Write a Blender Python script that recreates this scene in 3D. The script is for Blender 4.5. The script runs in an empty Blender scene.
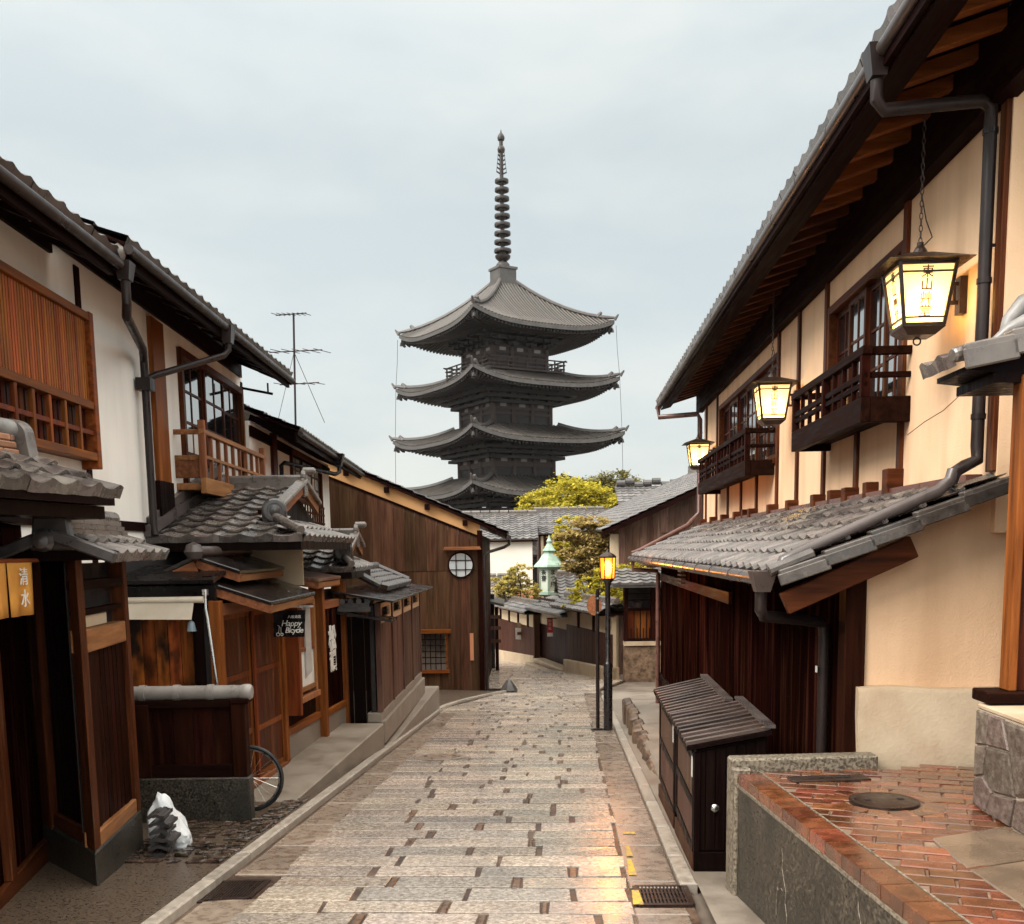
import bpy, bmesh, math, random
from mathutils import Vector, Matrix
R = random.Random(7)
PI = math.pi
C = bpy.context.scene.collection
SC = bpy.context.scene
# ------------------------------------------------------------------ camera, sky, sun, exposure
cam_d = bpy.data.cameras.new('camera'); cam = bpy.data.objects.new('camera', cam_d); C.objects.link(cam)
cam_d.sensor_fit = 'HORIZONTAL'; cam_d.sensor_width = 36; cam_d.lens = 36*1026/1024
cam_d.shift_y = 220/1024; cam_d.clip_start = .05; cam_d.clip_end = 6000
cam.matrix_world = Matrix.Translation((0, 0, 1.65)) @ Matrix.Rotation(math.radians(90-7.4), 4, 'X') @ Matrix.Rotation(-.015, 4, 'Z')
SC.camera = cam
SC.view_settings.view_transform = 'Standard'; SC.view_settings.look = 'None'
SC.view_settings.gamma = 1; SC.view_settings.exposure = 1.6
SC.cycles.use_denoising = True
SC.cycles.max_bounces = 6; SC.cycles.diffuse_bounces = 3; SC.cycles.glossy_bounces = 3
SC.cycles.transmission_bounces = 3; SC.cycles.volume_bounces = 1
SC.cycles.sample_clamp_indirect = 4; SC.cycles.caustics_reflective = False; SC.cycles.caustics_refractive = False

SUN_EL, SUN_AZ = math.radians(40), math.radians(238)
world = bpy.data.worlds.new('World'); SC.world = world; world.use_nodes = True
def build_world():
    nt = world.node_tree; nt.nodes.clear(); N = nt.nodes.new; L = nt.links.new
    out = N('ShaderNodeOutputWorld')
    sky = N('ShaderNodeTexSky'); sky.sky_type = 'NISHITA'; sky.sun_disc = False
    sky.sun_elevation = SUN_EL; sky.sun_rotation = SUN_AZ; sky.dust_density = 3; sky.air_density = 1.2
    b1 = N('ShaderNodeBackground'); b1.inputs[1].default_value = .05; L(sky.outputs[0], b1.inputs[0])
    tc = N('ShaderNodeTexCoord'); sep = N('ShaderNodeSeparateXYZ'); L(tc.outputs['Generated'], sep.inputs[0])
    # overcast brightness: dimmer at the horizon, about three times brighter overhead
    ramp = N('ShaderNodeValToRGB'); L(sep.outputs['Z'], ramp.inputs[0])
    cr = ramp.color_ramp; cr.elements[0].position = 0; cr.elements[0].color = (.275, .289, .286, 1)
    cr.elements[1].position = 1; cr.elements[1].color = (.80, .76, .69, 1)
    e = cr.elements.new(.34); e.color = (.236, .258, .264, 1)
    e = cr.elements.new(.52); e.color = (.315, .332, .328, 1)
    e = cr.elements.new(.72); e.color = (.60, .575, .53, 1)
    mp = N('ShaderNodeMapping'); mp.inputs['Scale'].default_value = (1.6, 1.6, 4.2); mp.inputs['Location'].default_value = (.3, .1, .35)
    L(tc.outputs['Generated'], mp.inputs[0])
    ns = N('ShaderNodeTexNoise'); ns.inputs['Scale'].default_value = 2.3; ns.inputs['Detail'].default_value = 5
    ns.inputs['Roughness'].default_value = .5; ns.inputs['Distortion'].default_value = .3
    L(mp.outputs[0], ns.inputs['Vector'])
    r2 = N('ShaderNodeValToRGB'); L(ns.outputs[0], r2.inputs[0])
    r2.color_ramp.elements[0].position = .38; r2.color_ramp.elements[0].color = (.92, .945, .955, 1)
    r2.color_ramp.elements[1].position = .64; r2.color_ramp.elements[1].color = (1.09, 1.065, 1.025, 1)
    mul = N('ShaderNodeMixRGB'); mul.blend_type = 'MULTIPLY'; mul.inputs[0].default_value = 1
    L(ramp.outputs[0], mul.inputs[1]); L(r2.outputs[0], mul.inputs[2])
    vd = N('ShaderNodeVectorMath'); vd.operation = 'DOT_PRODUCT'; vd.inputs[1].default_value = Vector((-.30, .84, .46)).normalized(); L(tc.outputs['Generated'], vd.inputs[0])
    md = N('ShaderNodeMapRange'); md.interpolation_type = 'SMOOTHSTEP'; md.inputs['From Min'].default_value = .90; md.inputs['From Max'].default_value = 1.0; md.inputs['To Max'].default_value = .045; L(vd.outputs['Value'], md.inputs[0])
    mg = N('ShaderNodeMixRGB'); mg.blend_type = 'ADD'; mg.inputs[2].default_value = (.42, .39, .34, 1); L(md.outputs[0], mg.inputs[0]); L(mul.outputs[0], mg.inputs[1]); mul = mg
    # sky brightness added overhead, beside and behind the camera, to light the house walls
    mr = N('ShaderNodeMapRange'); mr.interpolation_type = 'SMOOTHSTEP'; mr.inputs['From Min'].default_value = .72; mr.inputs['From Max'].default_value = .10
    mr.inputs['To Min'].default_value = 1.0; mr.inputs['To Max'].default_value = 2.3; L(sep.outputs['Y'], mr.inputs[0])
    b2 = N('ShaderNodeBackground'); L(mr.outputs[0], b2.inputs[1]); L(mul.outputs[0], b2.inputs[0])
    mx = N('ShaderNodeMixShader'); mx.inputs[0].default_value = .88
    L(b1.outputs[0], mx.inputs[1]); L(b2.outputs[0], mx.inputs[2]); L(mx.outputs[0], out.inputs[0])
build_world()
sd = bpy.data.lights.new('sun', 'SUN'); sd.energy = 1.5; sd.angle = math.radians(30); sd.color = (1, .95, .88)
so = bpy.data.objects.new('sun', sd); C.objects.link(so)
so.rotation_euler = (PI/2-SUN_EL, 0, -SUN_AZ + PI)   # light comes from behind the camera, a little to the left
# ------------------------------------------------------------------ helpers
H = 1.65; S = .063
def zg(y):                                                # height of the descending street at depth y
    return -S*y if y < 100 else -6.3 - .0*(y-100)
def ray(px, py):                                          # measuring: direction of a pixel of the photograph
    a = (px-512)/1026; b = (682-py)/1026; c, s = math.cos(-.015), math.sin(-.015); p = math.radians(7.4)
    a, b = a*c-b*s, a*s+b*c
    return Vector((a, math.cos(p)+b*math.sin(p), b*math.cos(p)-math.sin(p)))
def at(px, py, Y): d = ray(px, py); return Vector((0, 0, H))+d*(Y/d.y)
ROOT = {}
class Frame:
    def __init__(s, x, y, k): s.M = Matrix.Translation((x, y, 0)) @ Matrix.Rotation(-math.atan(k), 4, 'Z'); s.k = k
    def inv(s, p): return s.M.inverted() @ Vector(p)
W0 = Frame(0, 0, 0)
class MB:
    def __init__(s, F=W0): s.v = []; s.f = []; s.M = F.M
    def add(s, vs, fs):
        n = len(s.v); s.v += [s.M @ Vector(p) for p in vs]; s.f += [tuple(i+n for i in q) for q in fs]; return s
    def hexa(s, p): return s.add(p, [(0,3,2,1),(4,5,6,7),(0,1,5,4),(1,2,6,5),(2,3,7,6),(3,0,4,7)])
    def box(s, x0, x1, y0, y1, z0, z1):
        if x0 > x1: x0, x1 = x1, x0
        if y0 > y1: y0, y1 = y1, y0
        if z0 > z1: z0, z1 = z1, z0
        return s.hexa([(x0,y0,z0),(x1,y0,z0),(x1,y1,z0),(x0,y1,z0),(x0,y0,z1),(x1,y0,z1),(x1,y1,z1),(x0,y1,z1)])
    def beam(s, p, q, w, h, up=(0,0,1)):                  # bar from p to q, w sideways, h along up
        p, q = Vector(p), Vector(q); d = (q-p).normalized(); u = Vector(up)
        if abs(d.dot(u)) > .98: u = Vector((0,1,0))
        r = d.cross(u).normalized()*w/2; u2 = r.cross(d).normalized()*h/2
        return s.hexa([p-r-u2, p+r-u2, q+r-u2, q-r-u2, p-r+u2, p+r+u2, q+r+u2, q-r+u2])
    def prism(s, pts, vec):                               # polygon swept along vec
        n = len(pts); a = [Vector(p) for p in pts]; b = [p+Vector(vec) for p in a]
        return s.add(a+b, [tuple(range(n))[::-1], tuple(range(n, 2*n))]+[(i,(i+1)%n,n+(i+1)%n,n+i) for i in range(n)])
    def tube(s, pts, r, n=10, caps=True):
        pts = [Vector(p) for p in pts]; rr = r if isinstance(r, (list, tuple)) else [r]*len(pts); vs = []; fs = []
        pu = None
        for i, p in enumerate(pts):
            d = (pts[min(i+1,len(pts)-1)]-pts[max(i-1,0)]).normalized()
            u = pu if pu is not None else (Vector((0,0,1)) if abs(d.z) < .9 else Vector((1,0,0)))
            u = (u-d*u.dot(d)).normalized(); pu = u; w = d.cross(u)
            vs += [p+(u*math.cos(2*PI*k/n)+w*math.sin(2*PI*k/n))*rr[i] for k in range(n)]
        for i in range(len(pts)-1):
            fs += [(i*n+k, i*n+(k+1)%n, (i+1)*n+(k+1)%n, (i+1)*n+k) for k in range(n)]
        if caps: fs += [tuple(range(n))[::-1], tuple(range((len(pts)-1)*n, len(pts)*n))]
        return s.add(vs, fs)
    def lathe(s, prof, c, n=20, ax=None, a0=0):           # prof [(r,z)] round a vertical (or ax) axis at c
        c = Vector(c); ax = Vector(ax or (0,0,1)).normalized(); u = ax.orthogonal().normalized() if abs(ax.z) < .99 else Vector((1,0,0)); w = ax.cross(u)
        vs = []; fs = []
        for r_, z_ in prof: vs += [c+ax*z_+(u*math.cos(a0+2*PI*k/n)+w*math.sin(a0+2*PI*k/n))*max(r_,1e-4) for k in range(n)]
        for i in range(len(prof)-1): fs += [(i*n+k, i*n+(k+1)%n, (i+1)*n+(k+1)%n, (i+1)*n+k) for k in range(n)]
        fs += [tuple(range(n))[::-1], tuple(range((len(prof)-1)*n, len(prof)*n))]
        return s.add(vs, fs)
    def tiles(s, P, U, V, wt=.26, lt=.24, jit=.003, amp=.72, keep=None):   # wavy pan tiles: P eave corner, U along the eave, V up the slope
        P, U, V = Vector(P), Vector(U), Vector(V); nu = max(1, round(U.length/wt)); nv = max(1, round(V.length/lt))
        Nn = U.cross(V).normalized()
        if Nn.z < 0: Nn = -Nn
        T = [0,.15,.33,.52,.68,.8,.91,1]; Z = [.024,.010,.002,.006,.026,.042,.036,.024]
        Vn = V.normalized()
        for j in range(nv):
            for i in range(nu):
                if keep and not keep((i+.5)/nu, (j+.5)/nv): continue
                o = P+U*(i/nu)+V*(j/nv); j1 = R.uniform(-jit,jit); j2 = R.uniform(-jit,jit); sl = R.uniform(-jit,jit)
                lo = []; hi = []; lip = []
                hang = .055 if j == 0 else .020
                for t, z in zip(T, Z):
                    b = o+U*(t/nu)+Vn*sl
                    lo.append(b+Nn*(z*amp+.030+j1)); hi.append(b+V*(1.08/nv)+Nn*(z*amp+.004+j2)); lip.append(b+Nn*((z*amp*(.15 if j == 0 else 1))+.030+j1-hang)+Vn*.004)
                n = len(T)
                s.add(lo+hi+lip, [(k,k+1,n+k+1,n+k) for k in range(n-1)]+[(2*n+k,2*n+k+1,k+1,k) for k in range(n-1)])
        return s
    def planks(s, axis, c, a0, a1, z0, z1, w=.12, t=.02, gap=.006, jit=.003, slope=None, z0s=None):
        # boards on a plane; axis 'y': wall at x=c running along y, 'x': wall at y=c running along x; slope(a) gives the top height
        n = max(1, round((a1-a0)/w)); st = (a1-a0)/n
        for i in range(n):
            p = a0+i*st+gap/2; q = a0+(i+1)*st-gap/2; d = R.uniform(-jit, jit)
            ta, tb = (slope(p), slope(q)) if slope else (z1, z1); ba, bb = (z0s(p), z0s(q)) if z0s else (z0, z0)
            if axis == 'y': s.hexa([(c+d-t/2,p,ba),(c+d+t/2,p,ba),(c+d+t/2,q,bb),(c+d-t/2,q,bb),(c+d-t/2,p,ta),(c+d+t/2,p,ta),(c+d+t/2,q,tb),(c+d-t/2,q,tb)])
            else: s.hexa([(p,c+d-t/2,ba),(q,c+d-t/2,bb),(q,c+d+t/2,bb),(p,c+d+t/2,ba),(p,c+d-t/2,ta),(q,c+d-t/2,tb),(q,c+d+t/2,tb),(p,c+d+t/2,ta)])
        return s
    def wall(s, axis, c0, c1, a0, a1, z0, z1, holes=()):  # slab with rectangular openings (a0,a1,z0,z1)
        A = sorted({a0, a1, *[h[0] for h in holes], *[h[1] for h in holes]}); Zs = sorted({z0, z1, *[h[2] for h in holes], *[h[3] for h in holes]})
        for i in range(len(A)-1):
            for j in range(len(Zs)-1):
                m, n = (A[i]+A[i+1])/2, (Zs[j]+Zs[j+1])/2
                if any(h[0] < m < h[1] and h[2] < n < h[3] for h in holes): continue
                if axis == 'y': s.box(c0, c1, A[i], A[i+1], Zs[j], Zs[j+1])
                else: s.box(A[i], A[i+1], c0, c1, Zs[j], Zs[j+1])
        return s
def setp(o, label=None, cat=None, group=None, kind=None):
    if label: o['label'] = label
    if cat: o['category'] = cat
    if group: o['group'] = group
    if kind: o['kind'] = kind
    return o
def thing(name, label, cat, loc, F=W0, group=None):       # Empty at the thing's base
    o = bpy.data.objects.new(name, None); C.objects.link(o); o.empty_display_size = .2
    M = F.M @ Matrix.Translation(loc); o.matrix_world = M; ROOT[o.name] = M
    return setp(o, label, cat, group)
def obj(name, mb, m, parent=None, smooth=False, bevel=0, loc=None, F=None, label=None):
    me = bpy.data.meshes.new(name)
    if parent is not None: M = ROOT[parent.name]
    elif loc is not None: M = (F or W0).M @ Matrix.Translation(loc)
    else: M = Matrix.Identity(4)
    Mi = M.inverted(); me.from_pydata([Mi @ p for p in mb.v], [], mb.f); me.validate(); me.materials.append(m)
    o = bpy.data.objects.new(name, me); C.objects.link(o); ROOT[o.name] = M
    if parent is not None: o.parent = parent
    else: o.matrix_world = M
    if smooth:
        for p in me.polygons: p.use_smooth = True
        try: me.set_sharp_from_angle(angle=math.radians(40))
        except Exception: pass
    if bevel:
        b = o.modifiers.new('bevel', 'BEVEL'); b.width = bevel; b.segments = 1; b.limit_method = 'ANGLE'; b.angle_limit = math.radians(50)
    if label: o['label'] = label
    return o
def struct(name, mb, m, **k):
    o = obj(name, mb, m, **k); o['kind'] = 'structure'; return o
def text(name, body, m, parent, Mw, size=.1, extrude=.002, shear=0, spacing=1.0, line=1.0, align='CENTER', bold=0):
    cu = bpy.data.curves.new('t', 'FONT'); cu.body = body; cu.size = size; cu.extrude = extrude; cu.align_x = align; cu.align_y = 'CENTER'
    cu.shear = shear; cu.space_character = spacing; cu.space_line = line; cu.resolution_u = 3; cu.offset = bold
    t = bpy.data.objects.new('t', cu); C.objects.link(t); bpy.context.view_layer.update()
    me = bpy.data.meshes.new_from_object(t.evaluated_get(bpy.context.evaluated_depsgraph_get())); bpy.data.objects.remove(t)
    Mi = ROOT[parent.name].inverted() @ Mw
    for v in me.vertices: v.co = Mi @ v.co
    me.materials.clear(); me.materials.append(m); me.name = name
    o = bpy.data.objects.new(name, me); C.objects.link(o); o.parent = parent; ROOT[o.name] = ROOT[parent.name]
    return o
def facing(o, right, up):                                 # matrix of a sheet of writing: origin, reading direction, up
    r, u = Vector(right).normalized(), Vector(up).normalized(); n = r.cross(u)
    M = Matrix((( r.x,u.x,n.x,o[0]),(r.y,u.y,n.y,o[1]),(r.z,u.z,n.z,o[2]),(0,0,0,1))); return M
def copy_tree(o, parent=None):
    c = o.copy(); C.objects.link(c); c.parent = parent
    for ch in list(o.children): copy_tree(ch, c)
    return c
# ------------------------------------------------------------------ materials
def mat(name, col, col2=None, rough=.6, rvar=.15, var=.2, scale=(6,6,6), ramp=(.35,.7), detail=5, bump=.15, bscale=None, bdist=.01, spec=.5, metal=0,
        col3=None, s3=(1.2,1.2,1.2), r3=(.5,.75), island=True, hue=0.0, dist=0.0, ior=None, s3amt=1.0, alt=None, altfrac=.35, coat=0, coatrough=.12):
    m = bpy.data.materials.new(name); m.use_nodes = True; nt = m.node_tree; N = nt.nodes.new; L = nt.links.new
    b = nt.nodes['Principled BSDF']
    tc = N('ShaderNodeTexCoord'); mp = N('ShaderNodeMapping'); mp.inputs['Scale'].default_value = scale
    ge = N('ShaderNodeNewGeometry')
    if island:                                            # shift the grain from board to board
        ml = N('ShaderNodeVectorMath'); ml.operation = 'SCALE'; ml.inputs[0].default_value = (37, 53, 71); L(ge.outputs['Random Per Island'], ml.inputs['Scale'])
        L(ml.outputs[0], mp.inputs['Location'])
    L(tc.outputs['Object'], mp.inputs[0])
    ns = N('ShaderNodeTexNoise'); ns.inputs['Scale'].default_value = 1; ns.inputs['Detail'].default_value = detail; ns.inputs['Roughness'].default_value = .6
    ns.inputs['Distortion'].default_value = dist
    L(mp.outputs[0], ns.inputs['Vector'])
    rp = N('ShaderNodeValToRGB'); L(ns.outputs[0], rp.inputs[0])
    c2 = col2 or tuple(c*.55 for c in col)
    rp.color_ramp.elements[0].position = ramp[0]; rp.color_ramp.elements[0].color = (*c2, 1)
    rp.color_ramp.elements[1].position = ramp[1]; rp.color_ramp.elements[1].color = (*col, 1)
    cur = rp.outputs[0]
    if col3:
        m3 = N('ShaderNodeMapping'); m3.inputs['Scale'].default_value = s3; L(tc.outputs['Object'], m3.inputs[0])
        n3 = N('ShaderNodeTexNoise'); n3.inputs['Scale'].default_value = 1; n3.inputs['Detail'].default_value = 4; L(m3.outputs[0], n3.inputs['Vector'])
        q = N('ShaderNodeMapRange'); q.inputs['From Min'].default_value = r3[0]; q.inputs['From Max'].default_value = r3[1]; q.inputs['To Max'].default_value = s3amt; L(n3.outputs[0], q.inputs[0])
        mx = N('ShaderNodeMixRGB'); L(q.outputs[0], mx.inputs[0]); L(cur, mx.inputs[1]); mx.inputs[2].default_value = (*col3, 1); cur = mx.outputs[0]
    if alt:
        wa = N('ShaderNodeTexWhiteNoise'); wa.noise_dimensions = '1D'; ad = N('ShaderNodeMath'); ad.operation = 'ADD'; ad.inputs[1].default_value = 7.3; L(ge.outputs['Random Per Island'], ad.inputs[0]); L(ad.outputs[0], wa.inputs['W'])
        ma = N('ShaderNodeMapRange'); ma.inputs['From Min'].default_value = altfrac+.12; ma.inputs['From Max'].default_value = altfrac-.12; ma.inputs['To Max'].default_value = .85; L(wa.outputs[0], ma.inputs[0])
        xa = N('ShaderNodeMixRGB'); xa.blend_type = 'MULTIPLY'; L(ma.outputs[0], xa.inputs[0]); L(cur, xa.inputs[1]); xa.inputs[2].default_value = (*alt, 1); cur = xa.outputs[0]
    if island and var:
        h = N('ShaderNodeHueSaturation'); mr = N('ShaderNodeMapRange'); mr.inputs['To Min'].default_value = 1-var; mr.inputs['To Max'].default_value = 1+var
        L(ge.outputs['Random Per Island'], mr.inputs[0]); L(mr.outputs[0], h.inputs['Value']); L(cur, h.inputs['Color'])
        if hue:
            w = N('ShaderNodeTexWhiteNoise'); w.noise_dimensions = '1D'; L(ge.outputs['Random Per Island'], w.inputs['W'])
            m4 = N('ShaderNodeMapRange'); m4.inputs['To Min'].default_value = .5-hue; m4.inputs['To Max'].default_value = .5+hue; L(w.outputs[0], m4.inputs[0]); L(m4.outputs[0], h.inputs['Hue'])
        cur = h.outputs[0]
    L(cur, b.inputs['Base Color'])
    rr = N('ShaderNodeMapRange'); rr.inputs['To Min'].default_value = max(.03, rough-rvar); rr.inputs['To Max'].default_value = min(1, rough+rvar)
    rr.inputs['From Min'].default_value = .3; rr.inputs['From Max'].default_value = .7
    L(ns.outputs[0], rr.inputs[0]); L(rr.outputs[0], b.inputs['Roughness'])
    b.inputs['Metallic'].default_value = metal; b.inputs['Specular IOR Level'].default_value = spec
    if ior: b.inputs['IOR'].default_value = ior
    if coat: b.inputs['Coat Weight'].default_value = coat; b.inputs['Coat Roughness'].default_value = coatrough; b.inputs['Coat IOR'].default_value = 1.33
    if bump:
        bp = N('ShaderNodeBump'); bp.inputs['Strength'].default_value = bump; bp.inputs['Distance'].default_value = bdist
        if bscale:
            mb_ = N('ShaderNodeMapping'); mb_.inputs['Scale'].default_value = bscale; L(tc.outputs['Object'], mb_.inputs[0])
            nb = N('ShaderNodeTexNoise'); nb.inputs['Scale'].default_value = 1; nb.inputs['Detail'].default_value = 4; L(mb_.outputs[0], nb.inputs['Vector']); L(nb.outputs[0], bp.inputs['Height'])
        else: L(ns.outputs[0], bp.inputs['Height'])
        L(bp.outputs[0], b.inputs['Normal'])
    return m
GV, GX, GY = (22,22,1.6), (1.6,22,22), (22,1.6,22)        # grain running up, along x, along y
def wood(name, col, col2=None, g=GV, **k):
    k.setdefault('rough', .5); k.setdefault('var', .3); k.setdefault('bump', .35); k.setdefault('hue', .012); k.setdefault('spec', .06)
    return mat(name, col, col2, scale=g, **k)
M = {}
M['red_v'] = wood('red_timber_upright', (.088,.022,.008), (.027,.007,.003), rough=.42, col3=(.20,.095,.05), s3=(15,15,1.2), r3=(.58,.80), s3amt=.6)
M['red_y'] = wood('red_timber_along', (.088,.022,.008), (.027,.007,.003), GY, rough=.42)
M['red_x'] = wood('red_timber_across', (.088,.022,.008), (.027,.007,.003), GX, rough=.42)
M['orange_v'] = wood('orange_cedar_upright', (.215,.060,.0145), (.08,.020,.0055), rough=.45, col3=(.09,.03,.012), s3=(12,12,1.4), r3=(.52,.75), s3amt=.6)
M['slat'] = wood('lit_cedar_slats', (.36,.105,.024), (.16,.042,.010), rough=.45)  # brighter copy of the orange cedar: light on the slats put into the colour
M['orange_y'] = wood('orange_cedar_along', (.215,.060,.0145), (.08,.020,.0055), GY, rough=.45)
M['orange_x'] = wood('orange_cedar_across', (.215,.060,.0145), (.08,.020,.0055), GX, rough=.45)
M['tan_y'] = wood('tan_timber_along', (.27,.115,.05), (.13,.05,.02), GY)
M['tan_x'] = wood('tan_timber_across', (.27,.115,.05), (.13,.05,.02), GX)
M['tan_v'] = wood('tan_timber_upright', (.27,.115,.05), (.13,.05,.02))
M['dark_v'] = wood('dark_boards_upright', (.025,.0066,.0036), (.008,.0025,.0016), rough=.5, spec=.015, col3=(.060,.022,.012), s3=(13,13,1.1), r3=(.57,.80), s3amt=.5)
M['dark_y'] = wood('dark_timber_along', (.014,.0045,.003), (.0055,.002,.0015), GY, rough=.5, spec=.015)
M['dark_x'] = wood('dark_timber_across', (.014,.0045,.003), (.0055,.002,.0015), GX, rough=.5, spec=.015)
M['maroon_v'] = wood('maroon_boards', (.0125,.0028,.0018), (.005,.0014,.001), rough=.5, spec=.0, col3=(.075,.024,.014), s3=(12,12,.8), r3=(.52,.76), s3amt=.6)
M['brown_v'] = wood('brown_weathered_boards', (.088,.043,.022), (.036,.016,.008), rough=.6, col3=(.15,.082,.042), s3=(4,4,.35), r3=(.5,.8), s3amt=.6)
M['grey_v'] = wood('grey_weathered_boards', (.155,.092,.066), (.060,.032,.023), rough=.6, col3=(.060,.022,.014), s3=(3,3,.7), r3=(.45,.7), s3amt=.7)
M['burnt_v'] = wood('scorched_cedar', (.34,.095,.018), (.12,.030,.008), rough=.42, col3=(.012,.007,.005), s3=(5,5,2.6), r3=(.46,.62))
M['black_v'] = wood('black_timber', (.008,.0036,.0030), (.004,.002,.0017), rough=.4, spec=.03)
M['farboard'] = wood('far_red_brown_boards', (.062,.019,.010), (.022,.008,.005))
M['batten'] = wood('wet_weathered_battens', (.075,.05,.042), (.03,.018,.014), GX, rough=.3, spec=.4)
M['captile'] = mat('pale_cap_tile', (.27,.245,.225), (.19,.17,.155), rough=.32, scale=(5,5,5), var=.1, bump=.1)
M['verge'] = mat('mossy_verge_tile', (.085,.070,.060), (.035,.028,.024), rough=.24, rvar=.1, scale=(11,11,11), var=.25, bump=.35, spec=.6)
M['black'] = mat('black_lacquer', (.007,.005,.005), (.004,.003,.003), rough=.28, spec=.2, scale=(5,5,5), var=.1, bump=.05)
M['blackmetal'] = mat('black_sheet_metal', (.012,.009,.008), (.007,.005,.005), rough=.22, rvar=.1, scale=(4,4,4), var=.1, bump=.08, spec=.45)
M['plaster_w'] = mat('white_plaster', (.85,.80,.73), (.77,.72,.655), rough=.85, scale=(2,2,1.2), island=False, bump=.06, bscale=(60,60,60), col3=(.42,.39,.35), s3=(2.6,2.6,.35), r3=(.48,.82), s3amt=.5)
M['plaster_y'] = mat('ochre_plaster', (.74,.50,.315), (.67,.435,.26), rough=.85, scale=(5,5,2.2), island=False, bump=.28, bscale=(90,90,90), col3=(.50,.305,.17), s3=(3.2,3.2,.4), r3=(.47,.78), s3amt=.75)
M['plaster_o'] = mat('orange_plaster', (.62,.34,.14), (.57,.30,.12), rough=.85, scale=(2,2,2), island=False, bump=.05)
M['cream'] = mat('cream_plaster', (.56,.44,.30), (.46,.35,.23), rough=.85, scale=(1.5,1.5,1.5), island=False, bump=.05)
M['white_w'] = mat('white_render', (.74,.68,.60), (.66,.60,.52), rough=.85, scale=(1,1,1), island=False, bump=.04)
M['tile'] = mat('wet_roof_tile', (.145,.121,.106), (.062,.050,.045), rough=.27, rvar=.13, scale=(9,9,9), var=.42, bump=.12, spec=.65, hue=.02, col3=(.20,.178,.16), s3=(5,5,5), r3=(.5,.75), s3amt=.4)
M['tile_dark'] = mat('dark_roof_tile', (.052,.044,.042), (.026,.022,.021), rough=.35, rvar=.12, scale=(9,9,9), var=.35, bump=.12, spec=.6)
M['tile_far'] = mat('grey_roof_tile', (.125,.118,.115), (.070,.064,.062), rough=.45, rvar=.12, scale=(5,5,5), var=.4, bump=.1)
M['tile_pag'] = mat('pagoda_roof_tile', (.068,.059,.052), (.034,.029,.026), rough=.5, rvar=.12, scale=(2,2,2), var=.3, bump=.1)
M['ridge'] = mat('ridge_tile', (.135,.114,.099), (.085,.070,.061), rough=.30, rvar=.12, scale=(8,8,8), var=.25, bump=.12, spec=.6)
M['brickorange'] = mat('clay_ridge_layers', (.34,.16,.085), (.18,.085,.05), rough=.5, scale=(8,8,8), var=.3, bump=.15)
M['concrete'] = mat('weathered_concrete', (.24,.20,.16), (.15,.12,.092), rough=.55, rvar=.2, scale=(3,3,3), var=.12, bump=.15, bscale=(80,80,80), col3=(.16,.125,.095), s3=(1.1,1.1,.8), r3=(.5,.75), s3amt=.6)
M['conc_warm'] = mat('stained_concrete_plinth', (.46,.36,.25), (.34,.25,.16), rough=.65, rvar=.2, scale=(2.2,2.2,2.2), island=False, bump=.3, bscale=(45,45,45), col3=(.25,.135,.065), s3=(3.2,3.2,1.5), r3=(.46,.72), s3amt=.6)
M['aggregate'] = mat('dark_wet_aggregate', (.085,.068,.048), (.014,.011,.008), rough=.42, scale=(60,60,60), ramp=(.44,.66), detail=2, var=.1, bump=.4, bdist=.006, col3=(.014,.013,.010), s3=(3.5,3.5,1.6), r3=(.42,.66), s3amt=.8)
M['rimconc'] = mat('aggregate_coping', (.20,.165,.12), (.05,.038,.026), rough=.5, scale=(60,60,60), ramp=(.38,.58), var=.1, bump=.35)
M['asphalt'] = mat('wet_gravel_paving', (.125,.09,.063), (.042,.028,.019), rough=.36, rvar=.16, scale=(55,55,55), ramp=(.36,.66), island=False, bump=.4, col3=(.07,.05,.04), s3=(.9,.9,.9), r3=(.5,.75), s3amt=.5)
M['slab'] = mat('granite_sett', (.54,.445,.36), (.25,.19,.145), rough=.21, rvar=.15, scale=(36,36,36), ramp=(.36,.56), detail=4, var=.20, bump=.55, bdist=.006, hue=.010, alt=(.70,.75,.80), altfrac=.34, coat=.55, coatrough=.22, col3=(.25,.215,.19), s3=(1.7,1.7,1.7), r3=(.46,.68), s3amt=.6, dist=.6)
M['slab2'] = mat('smooth_edge_stone', (.32,.25,.195), (.19,.14,.105), rough=.30, rvar=.15, scale=(14,14,14), var=.2, bump=.2, coat=.4, col3=(.17,.13,.10), s3=(1.5,1.5,1.5), r3=(.5,.7), s3amt=.6)
M['kerb'] = mat('pale_kerb_stone', (.40,.35,.295), (.24,.20,.16), rough=.45, scale=(16,16,16), var=.15, bump=.2)
M['joint'] = mat('brown_joint_mortar', (.075,.040,.023), (.030,.015,.009), rough=.4, scale=(20,20,20), island=False, bump=.4, col3=(.14,.09,.06), s3=(2,2,2), r3=(.5,.7))
M['jointstone'] = mat('brown_joint_stone', (.17,.10,.062), (.06,.032,.02), rough=.35, scale=(20,20,20), var=.45, bump=.4)
M['moss'] = mat('wet_pebble_stone', (.085,.055,.036), (.016,.010,.007), rough=.25, rvar=.12, scale=(16,16,16), var=.5, bump=.4, hue=.02)
M['ground'] = mat('packed_earth', (.16,.125,.095), (.08,.06,.045), rough=.6, scale=(1.5,1.5,1.5), island=False, bump=.2)
M['brick'] = mat('wet_terracotta_brick', (.165,.050,.020), (.058,.018,.008), rough=.24, rvar=.14, scale=(9,9,9), var=.42, bump=.25, hue=.012, coat=.5, coatrough=.15, col3=(.19,.095,.052), s3=(3,3,3), r3=(.55,.75), s3amt=.5)
M['mortar'] = mat('brick_mortar', (.24,.16,.11), (.10,.06,.04), rough=.5, scale=(9,9,9), island=False, bump=.3)
M['flag'] = mat('wet_flagstone', (.16,.11,.072), (.085,.058,.038), rough=.3, rvar=.14, scale=(3,3,3), var=.2, bump=.3, bscale=(30,30,30), coat=.4)
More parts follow.
